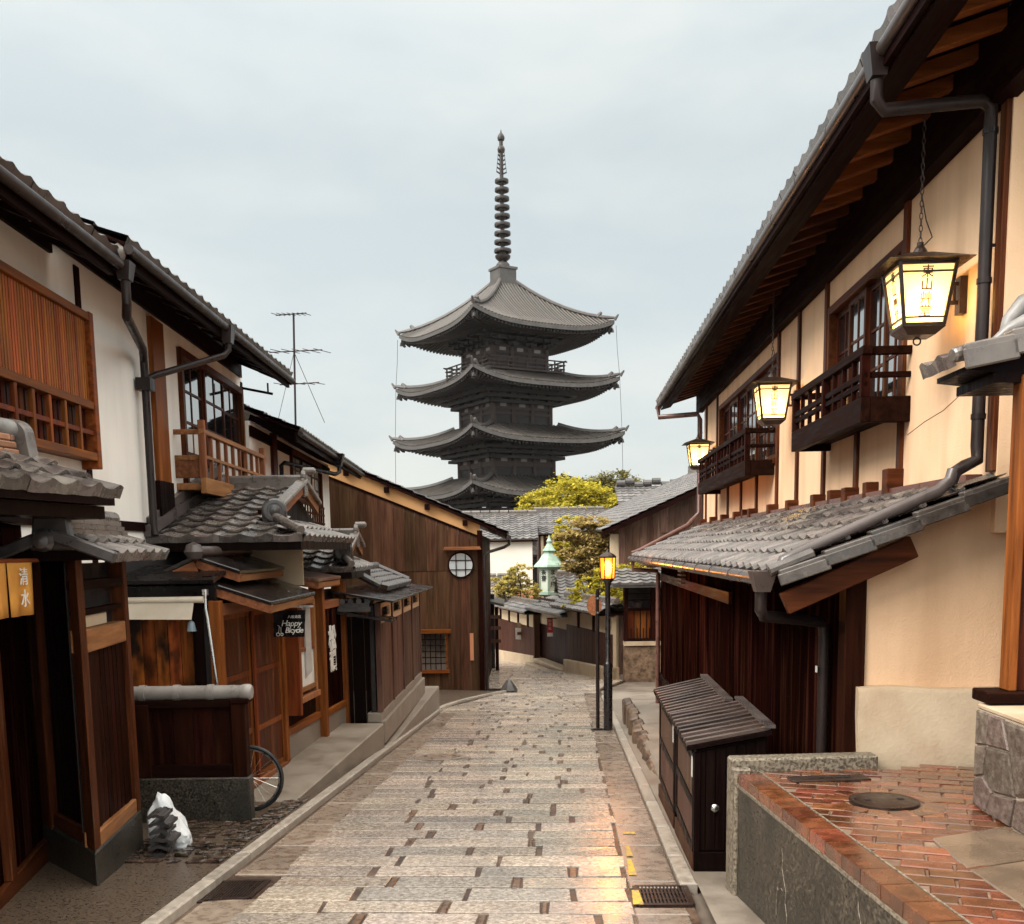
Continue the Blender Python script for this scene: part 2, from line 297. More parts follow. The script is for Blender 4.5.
M['rubble'] = mat('crazy_paving_stone', (.165,.125,.10), (.075,.052,.042), rough=.5, scale=(22,22,22), var=.3, bump=.9, bdist=.015, hue=.02, col3=(.06,.045,.034), s3=(4,4,4), r3=(.5,.72), s3amt=.6)
M['pale_joint'] = mat('pale_mortar', (.42,.34,.26), (.28,.22,.165), rough=.7, scale=(10,10,10), island=False, bump=.2)
M['boulder'] = mat('rough_edge_stone', (.17,.105,.062), (.05,.029,.017), rough=.5, scale=(8,8,8), var=.4, bump=.6, bdist=.03)
M['pipe'] = mat('brown_drainpipe', (.028,.018,.016), (.014,.009,.008), rough=.38, scale=(9,9,3), var=.08, bump=.06, spec=.22)
M['gutter'] = mat('grey_gutter', (.085,.066,.06), (.050,.038,.035), rough=.35, scale=(5,5,5), var=.12, bump=.04)
M['copper_pipe'] = mat('reddish_drainpipe', (.13,.055,.042), (.08,.034,.027), rough=.35, scale=(6,6,6), var=.08, bump=.03)
M['iron'] = mat('cast_iron', (.045,.024,.016), (.020,.011,.008), rough=.4, scale=(20,20,20), var=.1, bump=.2, metal=.4)
M['steel'] = mat('brushed_steel', (.55,.54,.52), (.45,.44,.42), rough=.3, metal=1, scale=(20,20,20), bump=.05)
M['greypole'] = mat('dark_painted_steel', (.016,.012,.012), (.010,.008,.008), rough=.3, scale=(9,9,9), bump=.03)
M['glass'] = mat('window_glass', (.012,.014,.016), (.010,.011,.012), rough=.05, rvar=.02, scale=(1.5,1.5,1.5), bump=.012, bdist=.004, spec=.8, ior=3.6, var=0)
M['paper'] = mat('shoji_paper', (.62,.60,.56), (.54,.52,.48), rough=.7, scale=(3,3,3), bump=.03, var=.08)
M['frost'] = mat('frosted_pane', (.50,.53,.54), (.42,.45,.46), rough=.2, scale=(3,3,3), bump=.02, var=.1, spec=.7)
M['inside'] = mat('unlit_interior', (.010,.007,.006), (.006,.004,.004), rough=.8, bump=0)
M['canvas'] = mat('cream_canvas', (.62,.55,.45), (.50,.43,.34), rough=.7, scale=(4,4,4), bump=.1, var=.05)
M['noren'] = mat('mustard_cloth', (.60,.27,.04), (.46,.19,.025), rough=.85, scale=(7,7,7), bump=.1, var=.08)
M['noren_w'] = mat('grey_cloth', (.42,.38,.34), (.33,.29,.26), rough=.85, scale=(7,7,7), bump=.1, var=.05)
M['plastic_w'] = mat('white_plastic', (.66,.68,.69), (.60,.62,.63), rough=.25, scale=(7,7,9), detail=2, bump=.35, bdist=.03, dist=.8, var=.05)
M['white'] = mat('white_paint', (.74,.71,.66), (.60,.57,.52), rough=.6, scale=(8,8,8), bump=.03, var=.05)
M['ink'] = mat('dark_ink', (.11,.06,.02), (.08,.045,.015), rough=.8, bump=0)
M['blackink'] = mat('black_ink', (.015,.013,.012), rough=.8, bump=0)
M['red'] = mat('red_cloth', (.55,.02,.02), (.42,.012,.012), rough=.7, scale=(6,6,6), bump=.05)
M['yellow'] = mat('worn_yellow_paint', (.58,.36,.03), (.30,.22,.10), rough=.45, scale=(30,30,30), ramp=(.42,.55), bump=.2)
M['plaque'] = mat('pink_plaque', (.52,.22,.11), (.44,.18,.09), rough=.6, bump=.05)
M['verdigris'] = mat('green_copper', (.27,.37,.30), (.17,.25,.20), rough=.55, scale=(5,5,5), var=.12, bump=.08, col3=(.34,.42,.34), s3=(3,3,3), r3=(.5,.75), s3amt=.6)
M['pale_green'] = mat('pale_green_panel', (.44,.47,.39), (.36,.39,.32), rough=.6, scale=(3,3,3), bump=.04)
M['orn'] = mat('pale_grey_ornament', (.24,.225,.21), (.12,.112,.105), rough=.4, scale=(9,9,9), bump=.2)
M['skypipe'] = mat('blue_grey_bell', (.16,.21,.25), (.12,.16,.19), rough=.4, bump=.05)
M['tyre'] = mat('black_rubber', (.012,.012,.012), rough=.5, bump=.05)
M['pagwood'] = mat('pagoda_timber', (.011,.006,.005), (.005,.003,.0025), rough=.7, scale=(1.5,1.5,4), var=.25, bump=.1)
M['pagrail'] = mat('pagoda_railing_timber', (.036,.016,.011), (.018,.009,.006), rough=.7, scale=(3,3,3), var=.2, bump=.1)
M['pagpale'] = mat('pagoda_white_plaster', (.22,.20,.18), (.22,.21,.20), rough=.8, bump=.03)
M['bronze'] = mat('dark_bronze', (.026,.020,.017), (.016,.012,.011), rough=.45, metal=.3, scale=(4,4,4), bump=.05)
M['bark'] = mat('tree_bark', (.085,.055,.038), (.035,.022,.015), rough=.9, scale=(6,6,2), island=False, bump=.6, bdist=.03)
def leafmat(name, a, b, trans=.35):
    m = bpy.data.materials.new(name); m.use_nodes = True; nt = m.node_tree; nt.nodes.clear(); N = nt.nodes.new; L = nt.links.new
    out = N('ShaderNodeOutputMaterial'); ge = N('ShaderNodeNewGeometry'); rp = N('ShaderNodeValToRGB'); L(ge.outputs['Random Per Island'], rp.inputs[0])
    rp.color_ramp.elements[0].color = (*a, 1); rp.color_ramp.elements[1].color = (*b, 1)
    d = N('ShaderNodeBsdfDiffuse'); t = N('ShaderNodeBsdfTranslucent'); x = N('ShaderNodeMixShader'); x.inputs[0].default_value = trans
    L(rp.outputs[0], d.inputs[0]); L(rp.outputs[0], t.inputs[0]); L(d.outputs[0], x.inputs[1]); L(t.outputs[0], x.inputs[2]); L(x.outputs[0], out.inputs[0]); return m
M['maple'] = leafmat('maple_leaves', (.26,.235,.025), (.66,.55,.075), .45)
M['pine'] = leafmat('pine_needles', (.24,.19,.055), (.56,.41,.17), .4)
M['olive'] = leafmat('olive_leaves', (.10,.10,.035), (.24,.20,.075), .3)
M['shrub'] = leafmat('shrub_leaves', (.30,.26,.06), (.66,.54,.18), .4)
def lampmat(name, col, e, paper, clear):                   # lit lamp panel: glowing paper that lets part of the bulb's light straight through
    m = bpy.data.materials.new(name); m.use_nodes = True; nt = m.node_tree; nt.nodes.clear(); N = nt.nodes.new; L = nt.links.new
    out = N('ShaderNodeOutputMaterial'); em = N('ShaderNodeEmission'); em.inputs[0].default_value = (*col, 1); em.inputs[1].default_value = e
    t = N('ShaderNodeBsdfTranslucent'); t.inputs[0].default_value = (*paper, 1); a = N('ShaderNodeAddShader')
    tr = N('ShaderNodeBsdfTransparent'); tr.inputs[0].default_value = (1, .85, .6, 1); mx = N('ShaderNodeMixShader'); mx.inputs[0].default_value = clear
    L(em.outputs[0], a.inputs[0]); L(t.outputs[0], a.inputs[1]); L(a.outputs[0], mx.inputs[1]); L(tr.outputs[0], mx.inputs[2]); L(mx.outputs[0], out.inputs[0]); return m
M['lampglow'] = lampmat('lit_lantern_paper', (1,.77,.36), .24, (.84,.68,.38), .22)
M['streetglow'] = lampmat('lit_street_lamp_glass', (1,.34,.02), 1.5, (.04,.012,.001), .72)
M['filament'] = lampmat('glowing_bulb', (1,.66,.22), 3.2, (.1,.05,.01), .6)
def bulb(name, parent, p, energy, col, r=.05):
    l = bpy.data.lights.new(name, 'POINT'); l.energy = energy; l.color = col; l.shadow_soft_size = r
    o = bpy.data.objects.new(name, l); C.objects.link(o); o.parent = parent; o.location = ROOT[parent.name].inverted() @ Vector(p); return o
# ================================================================== THE SETTING
ST = Frame(0, 0, .0545)                                    # street frame: x across, y down the street
XL, XR = -2.212, .702
def sheet(mb, x0, x1, y0, y1, dz, nx=1, ny=10):
    vs = []; fs = []
    for j in range(ny+1):
        for i in range(nx+1):
            x = x0+(x1-x0)*i/nx; y = y0+(y1-y0)*j/ny; vs.append((x, y, zg(y)+dz))
    for j in range(ny):
        for i in range(nx): a = j*(nx+1)+i; fs.append((a, a+1, a+nx+2, a+nx+1))
    return mb.add(vs, fs)
def left_edge(y):
    if y < 17.4: return XL
    if y < 21.6: return XL+(1.0)*((y-17.4)/4.2)**1.6
    return -7.5 if y > 22.6 else -1.25
def right_edge(y):
    if y < 22: return XR
    X = 2.92-.2595*(y-24.75)-.1; lim = X-.0545*y
    return min(XR+.25*(y-22), lim)
g = MB()
for (a, b) in ((-12, 0), (0, 12), (12, 25), (25, 45), (45, 100), (100, 400), (400, 3000)):
    for (p, q) in ((-1500, -60), (-60, 60), (60, 1500)):
        g.add([(p, a, zg(a)-.05), (q, a, zg(a)-.05), (q, b, zg(b)-.05), (p, b, zg(b)-.05)], [(0,1,2,3)])
struct('ground', g, M['ground'])
bed = MB(ST); y = -1.0
while y < 44:
    y2 = y+.5; bed.add([(left_edge(y), y, zg(y)-.014), (right_edge(y), y, zg(y)-.014), (right_edge(y2), y2, zg(y2)-.014), (left_edge(y2), y2, zg(y2)-.014)], [(0,1,2,3)]); y = y2
struct('street_bed', bed, M['joint'])
def stone(mb, x0, x1, y0, y1, dz=0, jit=.003, bev=.008, skew=.008, th=.05):
    c = []
    for (x, y) in ((x0,y0),(x1,y0),(x1,y1),(x0,y1)):
        c.append((x+R.uniform(-skew,skew), y+R.uniform(-skew,skew), zg(y)+dz+R.uniform(-jit,jit)))
    cx = sum(p[0] for p in c)/4; cy = sum(p[1] for p in c)/4
    top = []
    for p in c:
        dx = bev if p[0] < cx else -bev; dy = bev if p[1] < cy else -bev; top.append((p[0]+dx, p[1]+dy, p[2]))
    rim = [(p[0], p[1], p[2]-bev*.8) for p in c]; bot = [(p[0], p[1], p[2]-th) for p in c]
    mb.add(top+rim+bot, [(0,1,2,3)]+[(4+i,4+(i+1)%4,(i+1)%4,i) for i in range(4)]+[(8+i,8+(i+1)%4,4+(i+1)%4,4+i) for i in range(4)])
GL = (-2.16+.02, -1.80); GR = (.36, .655)                   # edge strips
sl = MB(ST); gaps = MB(ST); y = 1.2
while y < 43:
    d = R.uniform(.235, .30) if y < 24 else .3
    a = left_edge(y)+(.40 if y < 17 else .1); b = right_edge(y)-(.345 if y < 21 else .08)
    x = a+R.uniform(-.05, 0)
    while x < b-.12:
        ln = R.uniform(.38, .84); x2 = min(x+ln, b+R.uniform(-.03, .03))
        if b-x2 < .2: x2 = b+R.uniform(-.03, .02)
        stone(sl, x, x2, y+.008, y+d-.012, dz=0, jit=.004, bev=.003, skew=.008)
        gp = R.uniform(.025, .072)
        if gp > .05 and x2 < b-.1: stone(gaps, x2+.012, x2+gp-.012, y+.015, y+d-.02, dz=-.004, jit=.002, bev=.006, skew=.002)
        x = x2+gp
    y += d
struct('street', sl, M['slab']); struct('street_joint_stones', gaps, M['jointstone'])
es = MB(ST)
for (a, b) in (GL, GR):
    y = 1.0
    while y < 20.5:
        d = R.uniform(.6, 1.1)
        if y > 17 and a < 0: break
        if (a < 0 and not (y < 6.3 and y+d > 5.75)) or (a > 0 and not (y < 5.98 and y+d > 5.55)): stone(es, a, b, y+.006, min(y+d, 20.6)-.006, dz=-.006 if a < 0 else 0, jit=.003, skew=.004)
        else:
            lo, hi = ((5.76, 6.26) if a < 0 else (5.56, 5.97))
            if lo-y > .12: stone(es, a, b, y+.006, lo-.006, dz=0, jit=.002, skew=.003)
            if y+d-hi > .12: stone(es, a, b, hi+.006, y+d-.006, dz=0, jit=.002, skew=.003)
        y += d
struct('gutter_strips', es, M['slab2'])
kb = MB(ST)
y = 1.0
while y < 17.3:
    d = R.uniform(.7, 1.0); stone(kb, XL-.05, XL+.045, y+.004, min(y+d, 17.35)-.004, dz=.045, jit=.003, bev=.012, skew=.003, th=.12); y += d
for i in range(7):                                         # the kerb swings out in front of the timber house
    a, b = 17.4+i*.6, 17.4+(i+1)*.6; xa, xb = left_edge(a+.001), left_edge(min(b, 21.59))
    kb.hexa([(xa-.05,a,zg(a)-.1),(xa+.05,a,zg(a)-.1),(xb+.05,b,zg(b)-.1),(xb-.05,b,zg(b)-.1),(xa-.05,a,zg(a)+.045),(xa+.05,a,zg(a)+.045),(xb+.05,b,zg(b)+.045),(xb-.05,b,zg(b)+.045)])
y = 6.0
while y < 20:
    d = R.uniform(.7, 1.1); stone(kb, XR-.035, XR+.07, y+.004, y+d-.004, dz=.02, jit=.003, bev=.012, skew=.003, th=.1); y += d
struct('kerb', kb, M['kerb'])
pv = MB(ST); sheet(pv, -6, XL-.045, -1, 17.4, .012, 2, 30)
pv.add([(-6,17.4,zg(17.4)+.012),(left_edge(17.4)-.05,17.4,zg(17.4)+.012),(left_edge(21.5)-.05,21.5,zg(21.5)+.012),(-6,23.4,zg(23.4)+.012)], [(0,1,2,3)])
struct('left_pavement', pv, M['asphalt'])
pr = MB(ST); sheet(pr, XR+.07, 3.2, 4.6, 21, .008, 2, 24); sheet(pr, XR+.07, 1.3, -1, 4.6, .008, 1, 8); struct('right_pavement', pr, M['concrete'])
# wet pebbly strip between the kerb and the low fence
pb = MB(ST); y = 6.5
while y < 8.85:
    x = XL-.10; xe = -3.1 if y < 7.9 else -2.45
    while x > xe:
        if abs(x+2.55) > .03:
            w = R.uniform(.05, .13); stone(pb, x-w, x-.008, y, y+R.uniform(.05,.085), dz=.030+R.uniform(-.006,.006), jit=.006, bev=.010, skew=.012, th=.05)
        x -= R.uniform(.07, .14)
    y += .085
struct('pebble_strip', pb, M['moss'])
# two level ledges along the left-hand houses
def ledge(name, pts, z0, z1, thick_to, m):
    mb = MB(); (xa, ya), (xb, yb), (xc, yc), (xd, yd) = pts
    mb.hexa([(xa,ya,zg(ya)-.1),(xb,yb,zg(yb)-.1),(xc,yc,zg(yc)-.1),(xd,yd,zg(yd)-.1),(xa,ya,z0),(xb,yb,z1),(xc,yc,z1),(xd,yd,z0)])
    return struct(name, mb, m, bevel=.012)
ledge('concrete_ramp', [(-1.93,8.85),(-1.56,12.25),(-3.2,12.4),(-3.2,8.95)], -.525, -.42, 0, M['concrete'])
ledge('concrete_ledge', [(-1.53,12.40),(-1.25,17.43),(-1.75,17.46),(-1.9,12.45)], -.76, -.66, 0, M['concrete'])
# raised rubble-edged platform on the right
pl = MB(ST)
pl.hexa([(.90,9.4,-.9),(2.2,9.4,-.9),(2.2,15.2,-1.3),(.86,15.0,-1.3),(.90,9.4,-.565),(2.2,9.4,-.52),(2.2,15.2,-.62),(.86,15.0,-.66)])
struct('stone_platform', pl, M['concrete'], bevel=.04)
eb = MB(ST)
y = 9.5
while y < 15.1:
    d = R.uniform(.28, .6); h = R.uniform(-.05, -.01); x0 = .83+R.uniform(-.03, .03)
    eb.hexa([(x0,y,zg(y)-.1),(x0+.13,y,zg(y)-.1),(x0+.13,y+d-.02,zg(y+d)-.1),(x0+R.uniform(-.03,.03),y+d-.02,zg(y+d)-.1),
             (x0+R.uniform(0,.05),y+.02,-.60+h),(x0+.14,y,-.585),(x0+.14,y+d-.02,-.60),(x0+R.uniform(0,.05),y+d-.04,-.60+h)]); y += d
struct('platform_edge_stones', eb, M['boulder'], bevel=.025)

# ---- street furniture flush with the paving
def grate(label, pts, nb):
    t = thing('drain_grate', label, 'drain grate', (sum(p[0] for p in pts)/4, sum(p[1] for p in pts)/4, zg(pts[0][1])), W0, 'drain grates in the street')
    P = [Vector((x, y, zg(y))) for x, y in pts]
    fr = MB()
    for i in range(4): fr.beam(P[i]-Vector((0,0,.012)), P[(i+1) % 4]-Vector((0,0,.012)), .03, .03)
    obj('frame', fr, M['iron'], t)
    bars = MB()
    for i in range(1, nb): bars.beam(P[0].lerp(P[1], i/nb)-Vector((0,0,.010)), P[3].lerp(P[2], i/nb)-Vector((0,0,.010)), .011, .02)
    for j in (.33, .66): bars.beam(P[0].lerp(P[3], j)-Vector((0,0,.013)), P[1].lerp(P[2], j)-Vector((0,0,.013)), .012, .016)
    obj('bars', bars, M['iron'], t)
    pit = MB(); pit.add([p-Vector((0,0,.0155)) for p in P], [(0,1,2,3)]); obj('pit', pit, M['inside'], t)
grate('black drain grate by the left kerb in front of the wooden gate', [(-1.87,5.77),(-1.57,5.84),(-1.55,6.24),(-1.85,6.22)], 16)
grate('rusty drain grate beside the dark cabinets and retaining wall', [(.70,5.58),(1.0,5.57),(1.02,5.96),(.72,5.97)], 14)
yp = MB(ST)
for (x, y, w, l) in ((.375, 6.25, .05, .42), (.39, 6.75, .045, .30), (.40, 7.45, .10, .07), (.36, 5.6, .06, .3)):
    yp.add([(x,y,zg(y)+.0055),(x+w,y,zg(y)+.0055),(x+w-.01,y+l,zg(y+l)+.0055),(x+.01,y+l,zg(y+l)+.0055)], [(0,1,2,3)])
struct('yellow_paint_marks', yp, M['yellow'])
def manhole(name, label, x, y, z, r, m, tilt=True):
    t = thing(name, label, 'manhole cover', (x, y, z))
    mb = MB(); mb.lathe([(r, -.02), (r, .004), (r*.93, .006), (r*.9, .003), (r*.86, .006), (.01, .006)], (0,0,0), 32)
    mb.v = [Vector((v.x+x, v.y+y, v.z+z-(S*v.y if tilt else 0))) for v in mb.v]
    obj('lid', mb, m, t)
    for i in (-1, 1): b = MB(); b.box(x+i*r*.55-.02, x+i*r*.55+.02, y-.008, y+.008, z+.0065, z+.010); obj('lifting_slot', b, M['inside'], t)
manhole('manhole_cover', 'worn round manhole cover set in the middle of the street stones', -.85, 11.7, zg(11.7)+.005, .30, M['slab2'])
t = thing('loose_stone', 'small dark pointed stone on the paving by the timber house corner', 'stone', (-.07, 21.5, zg(21.5)))
b = MB(); b.lathe([(.17,-.02),(.19,.05),(.12,.16),(.06,.24),(.01,.27)], (-.07,21.5,zg(21.5)), 7); obj('stone', b, M['tile_dark'], t)

# ================================================================== RIGHT-HAND HOUSE
RF = Frame(1.75, 0, .056)
rh = thing('ochre_townhouse', 'long ochre plaster townhouse with dark eaves and two balconies right of the street', 'house', (1.0, 12.5, zg(12.5)), RF)
U0, U1 = 6.0, 18.8
WIN = [(7.76, 9.95, 2.62, 3.82), (12.25, 16.9, 2.60, 3.86)]
w = MB(RF); w.wall('y', .70, .86, U0, U1, 1.7, 4.4, WIN); w.prism([(.8601,U0,1.7),(5,U0,1.7),(5,U0,4.1),(2.4,U0,4.93),(.8601,U0,4.48)], (0,.15,0)); w.prism([(.8601,U1-.15,-1.3),(5,U1-.15,-1.3),(5,U1-.15,4.1),(2.4,U1-.15,4.93),(.8601,U1-.15,4.48)], (0,.15,0))
obj('upper_wall', w, M['plaster_y'], rh)
POSTS = [6.06, 7.72, 8.87, 10.0, 11.15, 12.2, 13.5, 14.7, 15.9, 17.1, 18.4]
for u in POSTS:
    inwin = any(a+.1 < u < b-.1 for a, b, _, _ in WIN)
    b = MB(RF); b.box(.672, .73, u-.045, u+.045, 2.05, 2.58 if inwin else 4.1); obj('post', b, M['red_v'], rh, bevel=.004)
    if u > 7: b = MB(RF); b.box(.58, .70, u-.07, u+.06, 1.98, 2.19 if u in (7.72,) else 2.12); obj('post_block', b, M['red_x'], rh, bevel=.006)
for u in (9.43, 8.3, 14.1):
    b = MB(RF); b.box(.60, .70, u-.05, u+.06, 1.98, 2.13); obj('post_block', b, M['red_x'], rh, bevel=.006)
b = MB(RF)
for i in range(16):
    a = 6.2+i*.8; b.box(.60, .695, a, a+.79, 1.985+R.uniform(-.004,.004), 2.045)
obj('flashing_strip', b, M['copper_pipe'], rh)
b = MB(RF); b.box(.60, .72, 5.1, 19.2, 4.05, 4.46); obj('wall_plate', b, M['dark_y'], rh)
b = MB(RF); b.hexa([(.006,5.0,4.175),(.19,5.0,4.225),(.19,19.7,4.225),(.006,19.7,4.175),(.006,5.0,4.195),(.19,5.0,4.245),(.19,19.7,4.245),(.006,19.7,4.195)]); obj('eave_board', b, M['dark_y'], rh)
for i in range(38):
    u = 5.15+i*.385
    b = MB(RF); b.beam((.01, u, 4.235), (.80, u, 4.47), .075, .085); obj('rafter', b, M['orange_x'] if u < 9 else M['red_x'], rh, bevel=.004)
b = MB(RF)
for i in range(6):
    b.prism([(.006+i*.3, 5.0, 4.30+i*.3*.29), (.30+i*.3, 5.0, 4.30+(i+1)*.3*.29-.004), (.30+i*.3, 5.0, 4.33+(i+1)*.3*.29), (.006+i*.3, 5.0, 4.33+i*.3*.29)], (0, 14.85, 0))
obj('soffit', b, M['dark_y'], rh)
b = MB(RF); b.box(-.03, .005, 5.0, 19.9, 4.20, 4.345); obj('fascia', b, M['dark_y'], rh)
b = MB(RF); b.tiles((-.055, 5.0, 4.34), (0, 14.95, 0), (2.4, 0, .80), .25, .26, amp=.6); 
rf = obj('roof', b, M['tile'], rh); 
b = MB(RF); b.prism([(2.2, 5.0, 5.14),(2.45,5.0,5.22),(5.2,5.0,4.3),(5.2,5.0,4.2)], (0,15.2,0)); obj('rear_slope', b, M['tile_dark'], rf)
b = MB(RF); b.tube([(-.04, 4.95, 4.29), (-.04, 20.0, 4.26)], .036, 12)
for i in range(17): b.tube([(-.04, 5.2+i*.9, 4.29), (-.04, 5.225+i*.9, 4.29)], .040, 12)
obj('gutter', b, M['gutter'], rh, smooth=True)
b = MB(RF); b.hexa([(-.085,5.92,4.16),(-.005,5.92,4.16),(-.005,6.03,4.16),(-.085,6.03,4.16),(-.11,5.90,4.32),(.02,5.90,4.32),(.02,6.06,4.32),(-.11,6.06,4.32)])
b.tube([(-.045,5.97,4.15),(-.045,5.97,4.05),(.0,5.99,4.005),(.56,6.08,4.07),(.62,6.10,4.04),(.62,6.10,3.96),(.62,6.10,2.20),(.62,6.09,2.12),(.54,6.06,2.085),(.48,6.04,2.05),(.46,6.04,1.99)], .036, 12)
for z in (3.9, 3.1, 2.35): b.tube([(.62,6.10,z),(.62,6.10,z+.03)], .042, 12)
b.box(.62,.70,6.09,6.11,3.3,3.315)
obj('downpipe', b, M['pipe'], rh, smooth=True)
b = MB(RF); b.tube([(.47,6.04,2.06),(.45,6.03,2.0),(.38,6.02,1.945),(-.40,5.97,1.605),(-.50,5.96,1.56),(-.53,5.96,1.47)], .036, 12); obj('roof_pipe', b, M['gutter'], rh, smooth=True)
b = MB(RF); b.tube([(-.08,19.3,4.2),(-.06,19.3,4.0),(.60,18.95,4.0),(.64,18.95,3.9),(.64,18.95,2.25),(.5,18.9,2.1),(.42,18.85,2.02),(-.45,18.75,1.58),(-.6,18.7,1.53)], .045, 10)
obj('downpipe', b, M['copper_pipe'], rh, smooth=True)
def window(par, u0, u1, z0, z1, npan, v=.70):
    b = MB(RF)
    for a in (u0, u1-.06): b.box(v-.02, v+.06, a, a+.06, z0, z1)
    b.box(v-.02, v+.06, u0+.06, u1-.06, z1-.07, z1); b.box(v-.03, v+.06, u0+.06, u1-.06, z0, z0+.06)
    f = obj('window', b, M['red_y'], par, bevel=.004)
    n = npan; st = (u1-u0-.12)/n
    bars = MB(RF); gl = MB(RF)
    for i in range(n):
        a = u0+.06+i*st; vv = v+.045 + (.03 if i % 2 else 0)
        bars.box(vv-.02, vv+.018, a, a+.045, z0+.06, z1-.07); bars.box(vv-.02, vv+.018, a+st-.045, a+st-.001, z0+.06, z1-.07)
        bars.box(vv-.018, vv+.016, a+.045, a+st-.045, z0+.06, z0+.13); bars.box(vv-.018, vv+.016, a+.045, a+st-.045, z1-.12, z1-.07)
        for fz in (.36, .62): zz = z0+(z1-z0)*fz; bars.box(vv-.012, vv+.012, a+.045, a+st-.045, zz, zz+.022)
        bars.box(vv-.011, vv+.011, a+st/2-.011, a+st/2+.011, z0+.13, z1-.12)
        gl.box(vv-.003, vv+.003, a+.045, a+st-.045, z0+.13, z1-.12)
    obj('sash_bars', bars, M['red_v'], f); obj('glass', gl, M['glass'], f)
    ins = MB(RF); ins.box(v+.30, v+.32, u0-.3, u1+.3, z0-.2, z1+.2); obj('curtain', ins, M['noren_w'], f)
window(rh, *WIN[0], 4); window(rh, *WIN[1], 6)
def balcony(par, u0, u1, zf, zt, v=.38):
    b = MB(RF); b.box(v-.03, v+.04, u0, u1, zf-.09, zf+.09); b.box(v+.0401, .70, u0, u0+.07, zf-.09, zf+.09); b.box(v+.0401, .70, u1-.07, u1, zf-.09, zf+.09); b.box(v+.0401, .699, u0+.0701, u1-.0701, zf-.03, zf+.01)
    o = obj('balcony', b, M['dark_y'], par, bevel=.005)
    r = MB(RF); r.box(v-.035, v+.035, u0-.03, u1+.03, zt-.06, zt); r.box(v+.036, .70, u0-.0, u0+.06, zt-.058, zt-.002); r.box(v+.036, .70, u1-.06, u1, zt-.058, zt-.002)
    zm = zf+(zt-zf)*.55
    r.box(v-.018, v+.018, u0, u1, zm-.022, zm+.022); r.box(v-.016, v+.016, u0, u1, zf+.16, zf+.20)
    r.box(v+.036, .70, u0+.01, u0+.045, zm-.02, zm+.02)
    obj('handrail', r, M['dark_y'], o, bevel=.004)
    n = round((u1-u0)/.30)
    for i in range(n+1):
        u = u0+.03+(u1-u0-.06)*i/n; t_ = .03 if i % 4 == 0 else .016; p = MB(RF); p.box(v-t_, v+t_, u-t_, u+t_, zf+.091, zt-.061); obj('baluster', p, M['dark_v'], o)
balcony(rh, 7.55, 9.85, 2.60, 3.04); balcony(rh, 12.4, 16.8, 2.56, 3.02)
# lower roof
SLV = Vector((1.25, 0, .52)); PE = Vector((-.56, 5.86, 1.455))
b = MB(RF); b.tiles(PE+Vector((0,0,.03)), (0, 12.9, 0), SLV, .265, .235)
for i in range(49): y = 5.93+i*12.9/49; b.tube([(-.60,y+.19,1.50),(-.50,y+.19,1.545)], .032, 8)
lr = obj('lower_roof', b, M['tile'], rh)
b = MB(RF)
for i in range(5):                                        # stepped verge tiles on the end facing the camera
    a = PE+SLV*(i/5)+Vector((0,0,.035)); c = PE+SLV*((i+1.12)/5)+Vector((0,0,.012)); a.y = c.y = 5.82
    b.beam(a, c, .09, .035); b.beam(a+Vector((0,-.04,-.040)), c+Vector((0,-.04,-.040)), .018, .068)
b.tube([PE+Vector((-.05,-.03,.045)), PE+SLV*.16+Vector((0,-.03,.06))], .035, 10)
obj('verge_tiles', b, M['verge'], lr, bevel=.006)
b = MB(RF); b.prism([(-.56,5.9,1.43),(.70,5.9,1.952),(.70,5.9,1.975),(-.56,5.9,1.453)], (0,12.8,0)); obj('roof_boards', b, M['dark_y'], lr)
b = MB(RF); b.tube([(-.62,6.0,1.455),(-.62,18.9,1.44)], .042, 12)
for i in range(14): b.tube([(-.62,6.1+i*.92,1.455),(-.62,6.125+i*.92,1.455)], .047, 12)
b.hexa([(-.66,5.92,1.38),(-.58,5.92,1.38),(-.58,6.02,1.38),(-.66,6.02,1.38),(-.69,5.88,1.50),(-.55,5.88,1.50),(-.55,6.06,1.50),(-.69,6.06,1.50)])
obj('lower_gutter', b, M['gutter'], lr, smooth=True)
b = MB(RF); b.tube([(-.62,6.0,1.42),(-.62,6.0,1.27),(-.60,6.02,1.235),(-.15,6.50,1.16),(-.125,6.52,1.13),(-.12,6.52,1.05),(-.12,6.52,-.40)], .036, 12)
for z in (.85, .2): b.tube([(-.12,6.52,z),(-.12,6.52,z+.025)], .042, 12)
obj('downpipe', b, M['pipe'], rh, smooth=True)
b = MB(RF); b.box(-.175,-.168,6.485,6.51,.84,.88); obj('pipe_tag', b, M['white'], rh)
b = MB(RF); b.tube([(-.60,18.3,1.40),(-.60,18.3,1.25),(-.17,18.35,1.22),(-.15,18.35,1.15),(-.15,18.35,-1.15)], .04, 10); obj('downpipe', b, M['copper_pipe'], rh, smooth=True)
b = MB(RF); b.beam((-.50,5.93,1.31),(.22,5.93,1.63),.07,.13); obj('barge_board', b, M['red_x'], rh, bevel=.006)
for i in range(16):
    u = 6.25+i*.8; b = MB(RF); b.beam((-.52,u,1.405),(.06,u,1.645),.06,.06); obj('rafter', b, M['dark_x'], rh)
